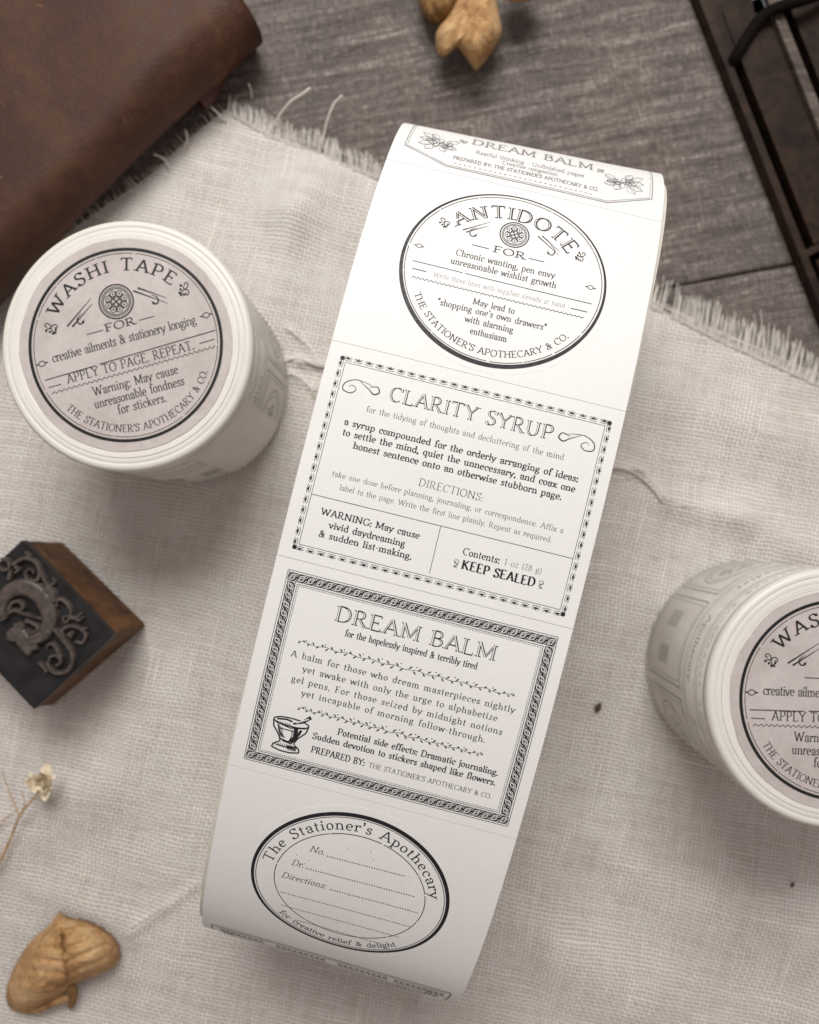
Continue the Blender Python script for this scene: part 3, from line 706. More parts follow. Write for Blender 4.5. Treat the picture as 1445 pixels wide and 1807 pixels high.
I.text('Write three lines with supplies already at hand', 1.63, 4.37, 6.22, .115, .075, 3); wavy(I, 1.22, 4.78, 6.11, .018)
I.text('May lead to', 2.54, 3.41, 5.84, .135, .15, 0, hmax=1.12); I.text('\u201cshopping one\'s own drawers\u201d', 1.85, 4.10, 5.655, .135, .15, 0, hmax=1.12)
I.text('with alarming', 2.47, 3.47, 5.44, .135, .15, 0, hmax=1.12); I.text('enthusiasm', 2.63, 3.39, 5.22, .135, .15, 0, hmax=1.12)
I.arctext("THE STATIONER'S APOTHECARY & CO.", cx, cy, 1.90, 1.76, 209, 326, .135, .15, 0, '', .45, top=False)
I.mesh('label_print', fm(.0045), MATS, o1)
# --- clarity syrup
I = Ink()
xa, xb, ya, yb = .30, 5.74, 4.11, .235
def motif_row(x0, y0, x1, y1, n, side):
    dx, dy = (x1 - x0) / n, (y1 - y0) / n; L = hypot(dx, dy); tx, ty = dx / L, dy / L; nx, ny = -ty * side, tx * side
    for i in range(n):
        x, y = x0 + dx * (i + .5), y0 + dy * (i + .5)
        P = lambda a, b: (x + tx * a + nx * b, y + ty * a + ny * b)
        I.ribbon([P(-.065, 0), P(-.02, .012), P(.02, .012), P(.065, 0)], lambda t: .006 + .028 * sin(pi * t), 2)
        I.disc(*P(0, .012), .024, 0, 7); I.disc(*P(0, .045), .012, 0, 6)
        I.ribbon([P(-.085, -.02), P(-.03, -.035), P(.03, -.035), P(.085, -.02)], .012, 3)
        I.ribbon([P(-.09, .02), P(-.05, .04), P(-.02, .03)], .012, 3); I.ribbon([P(.09, .02), P(.05, .04), P(.02, .03)], .012, 3)
motif_row(xa, ya, xb, ya, 25, 1); motif_row(xb, yb, xa, yb, 25, 1); motif_row(xb, ya, xb, yb, 18, 1); motif_row(xa, yb, xa, ya, 18, 1)
for x in (xa, xb):
    for y in (ya, yb): I.disc(x, y, .05, 0, 6)
e = .075
for a in ((xa + e, ya - e, xb - e, ya - e), (xb - e, ya - e, xb - e, yb + e), (xb - e, yb + e, xa + e, yb + e), (xa + e, yb + e, xa + e, ya - e)): I.line(*a, .012, 3)
SW = [(0, 0), (-.20, .05), (-.42, .06), (-.60, -.04), (-.62, -.18), (-.46, -.22), (-.36, -.13), (-.45, -.06), (-.52, -.10)]
def flourish(x, y, s, ty=1):
    swirl(I, [(a, b * ty) for a, b in SW], .016, 2, s, x, y); swirl(I, [(-.32, .05 * ty), (-.12, -.06 * ty), (.0, -.14 * ty), (.10, -.08 * ty), (.04, .02 * ty), (-.12, -.02 * ty)], .020, 2, s, x, y)
flourish(1.08, 3.68, 1); flourish(4.93, 3.68, -1)
I.text('CLARITY SYRUP', 1.38, 4.72, 3.50, .285, .185, 0, 'outline', .26, serif=.9)
I.text('for the tidying of thoughts and decluttering of the mind', 1.01, 5.03, 3.175, .12, .10, 2, thin=.35, hmax=1.08)
I.text('a syrup compounded for the orderly arranging of ideas:', .65, 5.40, 2.82, .135, .185, 0, hmax=1.12); I.text('to settle the mind, quiet the unnecessary, and coax one', .67, 5.39, 2.61, .135, .185, 0, hmax=1.12)
I.text('honest sentence onto an otherwise stubborn page.', .94, 5.17, 2.40, .135, .185, 0, hmax=1.12)
I.text('DIRECTIONS:', 2.37, 3.68, 2.0, .15, .10, 2, thin=.3)
I.text('take one dose before planning, journaling, or correspondence. Affix a', .67, 5.36, 1.775, .112, .10, 2, thin=.35, hmax=1.08); I.text('label to the page. Write the first line plainly. Repeat as required.', .88, 5.18, 1.54, .112, .10, 2, thin=.35, hmax=1.08)
I.line(xa + e, 1.33, xb - e, 1.34, .012, 2); I.line(3.0, 1.33, 3.01, yb + .14, .012, 2)
I.text('WARNING: May cause', .64, 2.65, .985, .135, .18, 0, hmax=1.12); I.text('vivid daydreaming', .86, 2.41, .76, .135, .18, 0, hmax=1.12); I.text('& sudden list-making.', .70, 2.60, .55, .135, .18, 0, hmax=1.12)
I.text('Contents:', 3.54, 4.29, .895, .14, .16, 0, hmax=1.12); I.text('1 oz (28 g)', 4.38, 5.14, .90, .125, .075, 2)
I.text('KEEP SEALED', 3.58, 5.07, .62, .175, .23, 0, thin=.22)
for s, x in ((1, 3.47), (-1, 5.18)):
    I.ring(x, .73, .045, .04, .012, 3, 12); swirl(I, [(-.04, .0), (.03, -.06), (-.03, -.10), (.04, -.12)], .018, 3, s, x, .73)
I.mesh('label_print', fm(.0015), MATS, SHEETS[-1])
# --- dream balm
I = Ink()
xa, xb, ya, yb = .31, 5.74, -.245, -4.18; bw = .20
def quadring(x0, x1, y0, y1, w, mi): 
    I.ribbon([(x0, y0), (x1, y0)], w, mi); I.ribbon([(x1, y0 + w / 2), (x1, y1 - w / 2)], w, mi); I.ribbon([(x0, y1), (x1, y1)], w, mi); I.ribbon([(x0, y0 + w / 2), (x0, y1 - w / 2)], w, mi)
h_ = bw / 2
I.line(xa, ya - h_, xb, ya - h_, bw * .86, 0); I.line(xa, yb + h_, xb, yb + h_, bw * .86, 0); I.line(xa + h_, ya - bw, xa + h_, yb + bw, bw * .86, 0); I.line(xb - h_, ya - bw, xb - h_, yb + bw, bw * .86, 0)
quadring(xa - .02, xb + .02, yb - .02, ya + .02, .012, 2)
quadring(xa + bw + .02, xb - bw - .02, yb + bw + .02, ya - bw - .02, .012, 2); 
def dotted(x0, y0, x1, y1, st, w, mi):
    n = max(1, int(hypot(x1 - x0, y1 - y0) / st))
    for i in range(n):
        t0, t1 = (i + .1) / n, (i + .6) / n; I.line(x0 + (x1 - x0) * t0, y0 + (y1 - y0) * t0, x0 + (x1 - x0) * t1, y0 + (y1 - y0) * t1, w, mi)
q = bw + .055
for a in ((xa + q, ya - q, xb - q, ya - q), (xa + q, yb + q, xb - q, yb + q), (xa + q, ya - q, xa + q, yb + q), (xb - q, ya - q, xb - q, yb + q)): dotted(*a, .045, .018, 3)
def knot(x, y, tx, ty, L):
    nx, ny = -ty, tx; P = lambda a, b: (x + tx * a * L + nx * b * bw, y + ty * a * L + ny * b * bw)
    def rb(pp, w=.0105): I.ribbon(pp, w, 1, lev=1)
    rb([P(-.5, -.34), P(-.3, -.3), P(-.05, .22), P(.2, .34), P(.42, .1)]); rb([P(.5, .34), P(.3, .3), P(.05, -.22), P(-.2, -.34), P(-.42, -.1)])
    rb([P(.28 * cos(a) , .26 * sin(a)) for a in [k * pi / 5 for k in range(11)]], .011)
    rb([P(-.14, -.06), P(0, .1), P(.14, .06)], .010); rb([P(-.5, .1), P(-.42, .3), P(-.25, .38)], .010); rb([P(.5, -.1), P(.42, -.3), P(.25, -.38)], .010)
def knots(x0, y0, x1, y1, n):
    L = hypot(x1 - x0, y1 - y0) / n; tx, ty = (x1 - x0) / n / L, (y1 - y0) / n / L
    for i in range(n): knot(x0 + tx * L * (i + .5), y0 + ty * L * (i + .5), tx, ty, L)
knots(xa, ya - h_, xb, ya - h_, 29); knots(xa, yb + h_, xb, yb + h_, 29); knots(xa + h_, ya - bw, xa + h_, yb + bw, 19); knots(xb - h_, ya - bw, xb - h_, yb + bw, 19)
I.text('DREAM BALM', 1.40, 4.68, -.985, .30, .185, 0, 'outline', .26, serif=.9)
I.text('for the hopelessly inspired & terribly tired', 1.68, 4.37, -1.235, .135, .15, 0)
def vine(x0, x1, y):
    n = 46; xm = (x0 + x1) / 2
    I.ribbon([(x0 + (x1 - x0) * i / n, y + .018 * sin(i * 1.3)) for i in range(n + 1)], .010, 2)
    for i in range(n):
        x = x0 + (x1 - x0) * (i + .5) / n; d = 1 if x < xm else -1; s = 1 if i % 2 else -1; k = .6 + .6 * (1 - abs(x - xm) / (xm - x0)) ** .7
        lx, ly = -d * .065 * k, s * .062 * k
        I.ribbon([(x, y), (x + lx * .5, y + ly * .6), (x + lx, y + ly)], lambda t: .004 + .030 * sin(pi * min(1, t * 1.1)) , 0 if (i * 7) % 5 else 2)
        if i % 4 == 1: I.disc(x - lx * .4, y + ly * 1.1, .014, 0, 6)
vine(.81, 5.22, -1.565); vine(1.12, 4.91, -2.88)
for s, x, xe, y in (('A balm for those who dream masterpieces nightly', .73, 5.30, -1.895), ('yet awake with only the urge to alphabetize', 1.03, 5.01, -2.14), ('gel pens. For those seized by midnight notions', .86, 5.17, -2.385), ('yet incapable of morning follow-through.', 1.12, 4.89, -2.62)):
    I.text(s, x, xe, y, .130, .145, 0, thin=.32, hmax=1.08)
I.text('Potential side effects: Dramatic journaling.', 2.0, 5.30, -3.215, .132, .18, 0, hmax=1.12); I.text('Sudden devotion to stickers shaped like flowers.', 1.53, 5.30, -3.425, .132, .18, 0, hmax=1.12)
I.text('PREPARED BY:', 1.57, 2.68, -3.715, .135, .17, 0); I.text("THE STATIONER'S APOTHECARY & CO.", 2.76, 5.29, -3.715, .10, .12, 0)
# mortar and pestle
mx, my = 1.06, -3.48
body = [(-.33, .26), (-.30, .10), (-.17, -.06), (-.13, -.16), (-.26, -.24), (-.27, -.32), (.27, -.32), (.26, -.24), (.13, -.16), (.17, -.06), (.30, .10), (.33, .26)]
I.ring(mx, my + .27, .36, .085, .028, 0, 26); 
for sg in (1, -1): I.ribbon([(mx + sg * a, my + b) for a, b in ((.36, .26), (.33, .12), (.19, -.04), (.14, -.16), (.27, -.25), (.28, -.32))], .03, 0)
I.ribbon([(mx - .28, my - .32), (mx - .1, my - .36), (mx + .1, my - .36), (mx + .28, my - .32)], .03, 0)
I.ribbon([(mx + .12, my + .18), (mx + .14, my - .02), (mx + .07, my - .14)], .09, 0); I.ribbon([(mx + .23, my + .16), (mx + .2, my + .06), (mx + .13, my - .08)], .05, 0); I.ribbon([(mx - .24, my + .17), (mx - .2, my + .05), (mx - .12, my - .06)], .028, 0)
I.ribbon([(mx - .22, my + .10), (mx + .22, my + .10)], .02, 0); I.ribbon([(mx - .1, my - .14), (mx + .1, my - .17)], .03, 0); I.ribbon([(mx - .2, my - .25), (mx + .22, my - .27)], .025, 0)
for k in range(7): I.ribbon([(mx - .27 + k * .02, my + .19 - k * .012), (mx - .22 + k * .018, my + .04 - k * .01), (mx - .15 + k * .016, my - .08)], .008, 0)
for k in range(10): I.ribbon([(mx - .24 + k * .05, my - .28), (mx - .20 + k * .045, my - .20)], .012, 0)
I.ribbon([(mx - .31, my + .21), (mx, my + .15), (mx + .31, my + .21)], .022, 0); I.ribbon([(mx + .05, my + .12), (mx + .07, my), (mx + .04, my - .12)], .02, 0)
I.ribbon([(mx - .15, my - .11), (mx, my - .14), (mx + .15, my - .11)], .03, 0); I.ribbon([(mx + .02, my - .24), (mx + .24, my - .22)], .035, 0)
for k in range(9): I.ribbon([(mx + .0 + k * .02, my - .2 - (k % 2) * .02), (mx + .05 + k * .02, my - .31)], .011, 0)
for k in range(6): I.ribbon([(mx - .28 + k * .05, my + .235), (mx - .24 + k * .05, my + .2)], .014, 0)
I.ribbon([(mx + .04, my + .25), (mx + .22, my + .33), (mx + .36, my + .47)], lambda t: .035 + .045 * t, 0); I.ribbon([(mx + .1, my + .285), (mx + .33, my + .43)], .02, 1, lev=1)
I.ribbon([(mx - .30, my + .28), (mx - .1, my + .31), (mx + .02, my + .29)], .035, 0)
I.mesh('label_print', fm(.0015), MATS, SHEETS[0])
# --- blank dosage label
I = Ink(); cx, cy = 3.0, -6.56
I.ring(cx, cy, 2.07, 1.77, .05, 0, 140, wf=lambda t: .074 + .014 * sin(2 * pi * t + .2)); I.ring(cx, cy, 2.0, 1.70, .016, 0, 120)
dashring(I, cx, cy, 1.60, 1.33, .018)
I.arctext('The Stationer\'s Apothecary', cx, cy, 1.70, 1.42, 174, 12, .22, .14, 0, '', .45)
I.arctext('for creative relief & delight', cx, cy + .01, 1.93, 1.64, 226, 312, .15, .14, 0, '', .45)
def dots(x0, x1, y, st=.052):
    n = int((x1 - x0) / st)
    for i in range(n): I.disc(x0 + (x1 - x0) * i / n, y, .0155, 0, 6)
I.text('No.', 2.0, 2.33, -5.88, .15, .11, 0, shear=.28); dots(2.40, 4.08, -5.88); I.text('Dr.', 1.70, 1.97, -6.32, .15, .11, 0, shear=.28); dots(2.03, 4.38, -6.31)
I.text('Directions:', 1.55, 2.52, -6.70, .15, .11, 0, shear=.28); dots(2.62, 4.55, -6.69); dots(1.63, 4.47, -7.11); dots(1.70, 4.31, -7.49); dots(2.06, 4.03, -7.84)
for k in range(60):
    a = random.uniform(0, 2 * pi); r = sqrt(random.random()); I.disc(3 + 1.5 * r * cos(a), -6.6 + 1.1 * r * sin(a), random.choice((.005, .006, .011)), 2, 5)
I.mesh('label_print', fm(.0045), MATS, o2)
# --- far sticker: cut-corner frame with blossoms
I = Ink()
for dd, w in ((0, .022), (.05, .011)):
    P = [(.27 + dd, 13.0), (.27 + dd, 9.42 + dd * .6), (1.27 + dd * .2, 9.02 + dd), (4.80 - dd * .2, 9.02 + dd), (5.74 - dd, 9.46 + dd * .6), (5.74 - dd, 13.0)]
    for a, b in zip(P, P[1:]): 
        I.ribbon([(a[0] + (b[0] - a[0]) * t / 8, a[1] + (b[1] - a[1]) * t / 8) for t in range(9)], w, 3)
I.text('DREAM BALM', 1.64, 4.42, 10.10, .36, .13, 3, '', .35); I.text('Restful thinking - Unfinished pages', 1.80, 4.22, 9.69, .15, .11, 3); I.text('Creative congestion', 2.42, 3.66, 9.51, .14, .11, 3)
I.text("PREPARED BY: THE STATIONER'S APOTHECARY & CO.", 1.36, 4.57, 9.31, .115, .13, 2); dotted(1.4, 9.17, 4.5, 9.17, .11, .018, 3)
def blossom(x, y, k, fl):
    random.seed(int(x * 10))
    for cxx, cyy, r in ((.0, .0, .26), (.24 * fl, -.06, .2), (-.2 * fl, .1, .2)):
        for p in range(6):
            a = p * pi / 3 + random.random(); P = [(x + k * (cxx + r * (.2 + .8 * sin(pi * t)) * cos(a + (t - .5) * 1.5)), y + k * (cyy + r * (.2 + .8 * sin(pi * t)) * sin(a + (t - .5) * 1.5))) for t in [i / 8 for i in range(9)]]
            I.ribbon(P, .012, 2 if p % 2 else 3)
        I.disc(x + k * cxx, y + k * cyy, .03, 2)
    for a, L in ((2.4, .75), (2.0, .6), (2.9, .6), (.5, .6), (-.4, .55), (4.0, .55), (-1.1, .45), (3.5, .6)):
        a = a if fl > 0 else pi - a; dx, dy = cos(a), sin(a)
        for s in (-1, 1): I.ribbon([(x + k * (dx * L * (.35 + .65 * t) - s * dy * .11 * sin(pi * t)), y + k * (dy * L * (.35 + .65 * t) + s * dx * .11 * sin(pi * t))) for t in (0, .2, .45, .7, 1)], .011, 2 if s > 0 else 3)
        for t in (.5, .65, .8): I.line(x + k * dx * L * t, y + k * dy * L * t, x + k * (dx * L * (t + .1) - dy * .06), y + k * (dy * L * (t + .1) + dx * .06), .009, 3)
blossom(.98, 9.80, .8, 1); blossom(5.08, 9.83, .8, -1); sprig(I, 1.46, 10.15, .12, .3, 3); sprig(I, 4.56, 10.15, .12, 2.3, 3)
I.mesh('label_print', fm(.006), [INK3, PAPER, INK3, INK4], SHEETS[-3])
# --- near sticker, only its border shows
I = Ink()
quad = [(.22, -9.05), (5.78, -9.05)]
I.line(.22, -9.03, 5.78, -9.03, .025, 2); I.line(.22, -9.03, .22, -12.6, .03, 2); I.line(5.78, -9.03, 5.78, -12.6, .03, 2); I.line(.34, -9.12, 5.66, -9.12, .015, 3)
for i in range(40):
    x = .42 + i * .132
    if abs(i - 19.5) > 1.2 and i not in (8, 9, 30): I.ribbon([(x, -9.35), (x + .07, -9.2)], .05, 3); I.ribbon([(x, -9.22), (x + .1, -9.42)], .035, 2)
for x in (.5, .6, .68, 5.3, 5.38, 5.5): I.line(x, -9.2, x, -9.75, .05, 3)
I.line(.4, -9.6, 5.6, -9.6, .05, 3)
I.mesh('label_print', fm(.006), [INK3, PAPER, INK3, INK4], SHEETS[2])

#================================================================ WASHI TAPE ROLLS
TR, TH = 2.947, 4.78
def make_tape(loc, rz, label):
    t = thing('tape_roll', label, 'tape roll', 'wide washi tape rolls with printed end labels', loc, 0)
    V, Fc = lathe([(0, .06), (TR - .06, .06), (TR, .12), (TR, TH - .30), (TR - .01, TH - .29)], 128)
    mesh_obj('wound_tape', V, Fc, WRAP, t, smooth=True)
    # wound cream edge on top with a couple of steps between the layers
    V, Fc = lathe([(TR - .012, TH - .295), (TR + .015, TH - .26), (TR + .018, TH - .10), (TR - .03, TH - .025), (TR - .09, TH), (TR - .17, TH), (TR - .174, TH - .004), (TR - .178, TH), (TR - .27, TH + .002), (TR - .30, TH - .004)], 160)
    mesh_obj('tape_edge', V, Fc, LIDM, t, smooth=True)
    V = []; Fc = []
    V, Fc = lathe([(TR - .30, TH - .06), (TR - .305, TH + .01), (TR - .33, TH + .016), (2.52, TH + .013), (2.49, TH + .006), (0.01, TH + .006)], 160)
    mesh_obj('core_ring', V, Fc, LIDW, t, smooth=False)
    V = []; Fc = []      # the loose end of the tape, one layer proud
    for q in range(13):
        a = radians(-62 + 3.2 * q); r = TR + .010 + .012 * (1 - q / 12) ** 2
        for z in (.14, TH - .32): V += [(r * cos(a), r * sin(a), z), ((TR - .01) * cos(a), (TR - .01) * sin(a), z)]
    for q in range(12): b_ = 4 * q; Fc += [(b_, b_ + 4, b_ + 6, b_ + 2), (b_, b_ + 1, b_ + 5, b_ + 4), (b_ + 2, b_ + 6, b_ + 7, b_ + 3)]
    Fc.append((0, 2, 3, 1)); mesh_obj('tape_end', V, Fc, WRAP, t)
    # label disc with a soft uneven edge
    N = 220; V = [(0, 0, TH + .0135)]; Fc = []
    for k in range(N):
        a = 2 * pi * k / N; r = 2.49 + .030 * noise.noise((2.2 * cos(a), 2.2 * sin(a), 1)) + .018 * noise.noise((9 * cos(a), 9 * sin(a), 4)); r = min(r, 2.475) if False else r
        V.append((r * cos(a), r * sin(a), TH + .0265))
    V[0] = (0, 0, TH + .0265)
    for k in range(N): V.append((V[k + 1][0], V[k + 1][1], TH + .012))
    for k in range(N):
        k2 = (k + 1) % N; Fc.append((0, k + 1, k2 + 1)); Fc.append((k + 1, N + k + 1, N + k2 + 1, k2 + 1))
    lb = mesh_obj('round_label', V, Fc, LLAB, t); lb.rotation_euler = (0, 0, rz)
    I = Ink(); R = 2.278
    c, s = cos(radians(15)), sin(radians(15))
    def L(x, y): dx, dy = (x - 629) / 470, (y - 681) / 470; return (R * (dx * c - dy * s), -R * (dx * s + dy * c))
    I.ring(0, 0, R * .985, R * .985, .075, 0, 160); dashring(I, 0, 0, R * .945, R * .945, .016)
    random.seed(3)
    I.arctext('WASHI TAPE', 0, 0, R * .765, R * .765, 143, 37, .29, .18, 0, '', .4)
    m = L(582, 472); medallion(I, m[0], m[1], .40, 0)
    m = L(412, 530); pens(I, m[0], m[1], .86, radians(38), 0, -1); m = L(752, 440); pens(I, m[0], m[1], .86, radians(-38), 0, 1)
    m = L(265, 598); sprig(I, m[0], m[1], .19, .4); m = L(912, 412); sprig(I, m[0], m[1], .19, -.9)
    m = L(225, 772); eye(I, m[0], m[1], .075); m = L(1017, 540); eye(I, m[0], m[1], .075)
    a, b = L(530, 620), L(682, 580); I.text('FOR', a[0], b[0], (a[1] + b[1]) / 2, .18, .20, 0, hmax=1.8)
    a, b = L(440, 630), L(520, 610); I.line(a[0], b[1], b[0], b[1], .022); a2, b2 = L(692, 562), L(765, 542); I.line(a2[0], b[1], b2[0], b[1], .022)
    def T(txt, x1, y1, x2, y2, cap, wt, **k):
        a, b = L(x1, y1), L(x2, y2); I.text(txt, a[0], b[0], (a[1] + b[1]) / 2, cap, wt, 0, **k)
    T('creative ailments & stationery longing', 278, 768, 972, 578, .22, .115); T('APPLY TO PAGE. REPEAT.', 352, 872, 962, 699, .215, .12)
    T('Warning: May cause', 478, 930, 888, 818, .215, .12); T('unreasonable fondness', 485, 992, 918, 872, .215, .12); T('for stickers.', 598, 1017, 832, 955, .215, .12)
    def LN(x1, y1, x2, y2, w):
        a, b = L(x1, y1), L(x2, y2); I.line(a[0], a[1], b[0], b[1], w)
    LN(240, 852, 485, 782, .024); LN(503, 775, 1062, 613, .024); LN(258, 887, 320, 871, .022); LN(985, 677, 1060, 656, .022)
    a, b = L(275, 915), L(1060, 692); wavy(I, a[0], b[0], a[1], .022, .026, .06, f=lambda q: (b[1] - a[1]) * q)
    I.arctext("THE STATIONER'S APOTHECARY & CO.", 0, 0, R * .895, R * .895, 212, 327, .17, .13, 0, '', .4)
    I.mesh('label_print', lambda x, y, z: Vector((x, y, TH + .0285 + z)), [INK, LLAB, INK2, INK3], lb)
    # faint printed pattern round the outside
    I = Ink(); random.seed(8)
    cir = 2 * pi * TR; n = 7
    for k in range(n):
        x0 = k * cir / n + .12; x1 = x0 + cir / n - .3; y0, y1 = .35, 2.9
        for dd, w in ((0, .05), (.13, .022)):
            P = [(x0 + dd, y0 + dd), (x1 - dd, y0 + dd), (x1 - dd, y1 - dd), (x0 + dd, y1 - dd)]
            for a, b in zip(P, P[1:] + P[:1]): I.ribbon([(a[0] + (b[0] - a[0]) * q / 8, a[1] + (b[1] - a[1]) * q / 8) for q in range(9)], w, 0)
        xm = (x0 + x1) / 2
        if k % 2:
            for ox in (-.5, .5):
                for oy in range(6): I.ribbon([(xm + ox - .24 + q * .06, 1.25 + oy * .12) for q in range(9)], .05, 0)
        else:
            for rr in (.85, .7): I.ring(xm, 1.65, rr, rr * .98, .045 if rr > .8 else .02, 0, 40)
            for p in range(7): I.ring(xm + .3 * cos(p), 1.65 + .3 * sin(p), .16, .12, .03, 0, 12)
        I.text('Apothecary' if k % 2 else 'Remedies', x0 + .3, x1 - .3, 3.45, .22, .13, 0)
    for y in (3.15, 3.28, 3.95, 4.08): 
        for k in range(60): I.ribbon([(cir * (k + q / 3) / 60, y) for q in range(4)], .02 if y != 3.95 else .03, 0)
    for k in range(80): 
        if k % 11: I.ribbon([(cir * k / 80, 4.2), (cir * (k + .35) / 80, 4.28), (cir * (k + .6) / 80, 4.2)], .025, 0)
    I.mesh('side_print', lambda x, y, z: Vector(((TR + .004 + z) * cos(x / TR), (TR + .004 + z) * sin(x / TR), y)), [WINK], t)
    return t
t1 = make_tape((-6.889, 4.306, 0.10), radians(15), 'washi tape roll standing on end beside the leather cover, its label tilted anticlockwise')
t1.rotation_euler = (0, 0, 0)
def copy_tree(o, parent=None):
    c = o.copy(); COL.objects.link(c)
    if parent: c.parent = parent
    for ch in list(o.children): copy_tree(ch, c)
    return c
t2 = copy_tree(t1); t2.location = (9.47225, -3.8349, .10); t2.rotation_euler = (0, 0, radians(-19)); 
for ch in t2.children:
    if ch.name.startswith('round_label'): ch.location = (.035, -.02, 0); ch.rotation_euler = (0, 0, ch.rotation_euler[2] + radians(1.5))
t2['label'] = 'washi tape roll cut off by the right edge, its round label almost level'

#================================================================ LETTER STAMP
st = thing('letter_stamp', 'small wooden block stamp lying face up, dark metal face with raised letter and scrolls', 'stamp')
zf = 2.42
A, B, C = at(39, 952, zf), at(200, 1121, zf), at(59, 1253, zf); D = A + C - B
F4 = [C, B, A, D]; F4 = [(p.x, p.y) for p in F4]
cxs = sum(p[0] for p in F4) / 4; cys = sum(p[1] for p in F4) / 4
def inset(poly, k): return [(cxs + (x - cxs) * k, cys + (y - cys) * k) for x, y in poly]
base = [at(90, 1247, .12), at(258, 1103, .12), at(108, 955, .12)]; base = [(p.x, p.y) for p in base]; base.append((base[0][0] + base[2][0] - base[1][0], base[0][1] + base[2][1] - base[1][1]))
def loft(secs, bev=.12):
    V = []; rows = []
    for poly, z in secs:
        r = []; n = len(poly)
        for i in range(n):
            p = Vector(poly[i]); a = Vector(poly[i - 1]); b = Vector(poly[(i + 1) % n])
            for q in ((p + (a - p).normalized() * bev), (p + (a - p).normalized() * bev * .3 + (b - p).normalized() * bev * .3), (p + (b - p).normalized() * bev)): r.append((q.x, q.y, z))
        rows.append(r)
    m = len(rows[0]); V = [v for r in rows for v in r]; Fc = []
    for i in range(len(rows) - 1):
        for k in range(m): k2 = (k + 1) % m; Fc.append((i * m + k, i * m + k2, (i + 1) * m + k2, (i + 1) * m + k))
    Fc.append(tuple(range(m))[::-1]); Fc.append(tuple((len(rows) - 1) * m + k for k in range(m))); return V, Fc
V, Fc = loft([(base, .12), ([((a[0] * .8 + b[0] * .2), (a[1] * .8 + b[1] * .2)) for a, b in zip(base, F4)], .5), ([((a[0] * .1 + b[0] * .9), (a[1] * .1 + b[1] * .9)) for a, b in zip(base, F4)], zf - .42), (inset(F4, .985), zf - .30)], .1)
mesh_obj('wood_block', V, Fc, STAMPW, st)
V, Fc = loft([(inset(F4, .97), zf - .32), (F4, zf - .27), (F4, zf - .03), (inset(F4, .985), zf)], .05)
mesh_obj('metal_plate', V, Fc, RUB, st)
# relief: drawn in zoom pixels of the stamp face (0.2214 px each)
def zp(x, y, z=zf): return at(x * .2214, 900 + y * .2214, z)
def relief(pts, w, z0=zf - .02, h=.17, sub=5, wfun=None):
    P = catmull([zp(x, y, zf + h) for x, y in pts], sub); n = len(P); k = 1 / 66.9 * .2214; V = []; Fc = []
    for i, p in enumerate(P):
        t = (P[min(i + 1, n - 1)] - P[max(i - 1, 0)]).normalized(); nn = Vector((-t.y, t.x, 0)); ww = (wfun(i / (n - 1)) if wfun else 1) * w * k / 2
        for o_, zz in ((1.25, z0), (1.0, zf + h - .04), (.7, zf + h), (-.7, zf + h), (-1.0, zf + h - .04), (-1.25, z0)): q = p + nn * (ww * o_); V.append((q.x, q.y, zz))
    for i in range(n - 1):
        for m in range(5): Fc.append((6 * i + m, 6 * i + m + 1, 6 * i + 7 + m, 6 * i + 6 + m))
    Fc.append((0, 1, 2, 3, 4, 5)); Fc.append(tuple(6 * (n - 1) + q for q in (5, 4, 3, 2, 1, 0))); return V, Fc
mb = MB()   # big letter
mb.add(*relief([(20, 880), (-10, 800), (20, 700), (100, 630), (210, 625), (310, 690), (370, 800), (380, 900), (330, 1000), (240, 1040), (150, 1060)], 95, h=.20, wfun=lambda t: .55 + .75 * sin(pi * min(1, t * 1.05)) ** .8))
mb.add(*relief([(60, 1010), (130, 990), (180, 1050), (230, 1130)], 120, h=.195, wfun=lambda t: .7 + .3 * sin(pi * t)))
mb.add(*relief([(130, 900), (150, 960), (110, 1020), (60, 1000)], 70, h=.19)); mb.add(*relief([(340, 640), (395, 650), (410, 740)], 60, h=.19)); mb.add(*relief([(210, 1150), (240, 1100), (290, 1090)], 50, h=.19))
mb.obj('raised_letter', RAISED, st)
scrolls = [[(50, 830), (110, 800), (190, 830), (260, 850), (330, 870)], [(60, 800), (90, 740), (150, 730), (180, 780), (140, 800)], [(200, 880), (250, 900), (300, 940), (250, 980), (220, 950)],
 [(60, 560), (100, 440), (190, 385), (270, 410), (310, 480), (290, 560), (220, 560), (200, 500), (240, 470), (265, 505)], [(300, 450), (340, 540), (380, 600), (430, 580), (420, 540)], [(190, 385), (230, 370), (195, 335)], [(0, 400), (50, 400), (70, 460), (20, 480), (0, 450)], [(70, 470), (110, 450), (140, 480), (110, 500)],
 [(440, 770), (450, 720), (490, 715), (540, 760), (560, 830), (520, 900), (500, 860), (540, 840)], [(540, 850), (600, 860), (650, 820)], [(600, 850), (620, 880), (660, 850)],
 [(430, 950), (500, 1040), (560, 1120), (570, 1210), (520, 1290), (430, 1300), (380, 1240), (400, 1170), (460, 1170), (480, 1220), (440, 1240)], [(510, 1050), (490, 960), (560, 925), (640, 950), (680, 1000), (650, 1060), (590, 1050)], [(640, 960), (690, 940)], [(540, 1000), (570, 980), (560, 1020)], [(370, 1290), (330, 1240), (300, 1215)], [(480, 1180), (430, 1080), (380, 1075), (370, 1110)], [(540, 1110), (530, 1060), (470, 980)]]
for k, sc_ in enumerate(scrolls):
    mb = MB(); mb.add(*relief(sc_, 30, h=.13 + .01 * (k % 4), wfun=lambda t: 1.15 - .55 * t)); mb.obj('raised_scroll', RAISED, st)

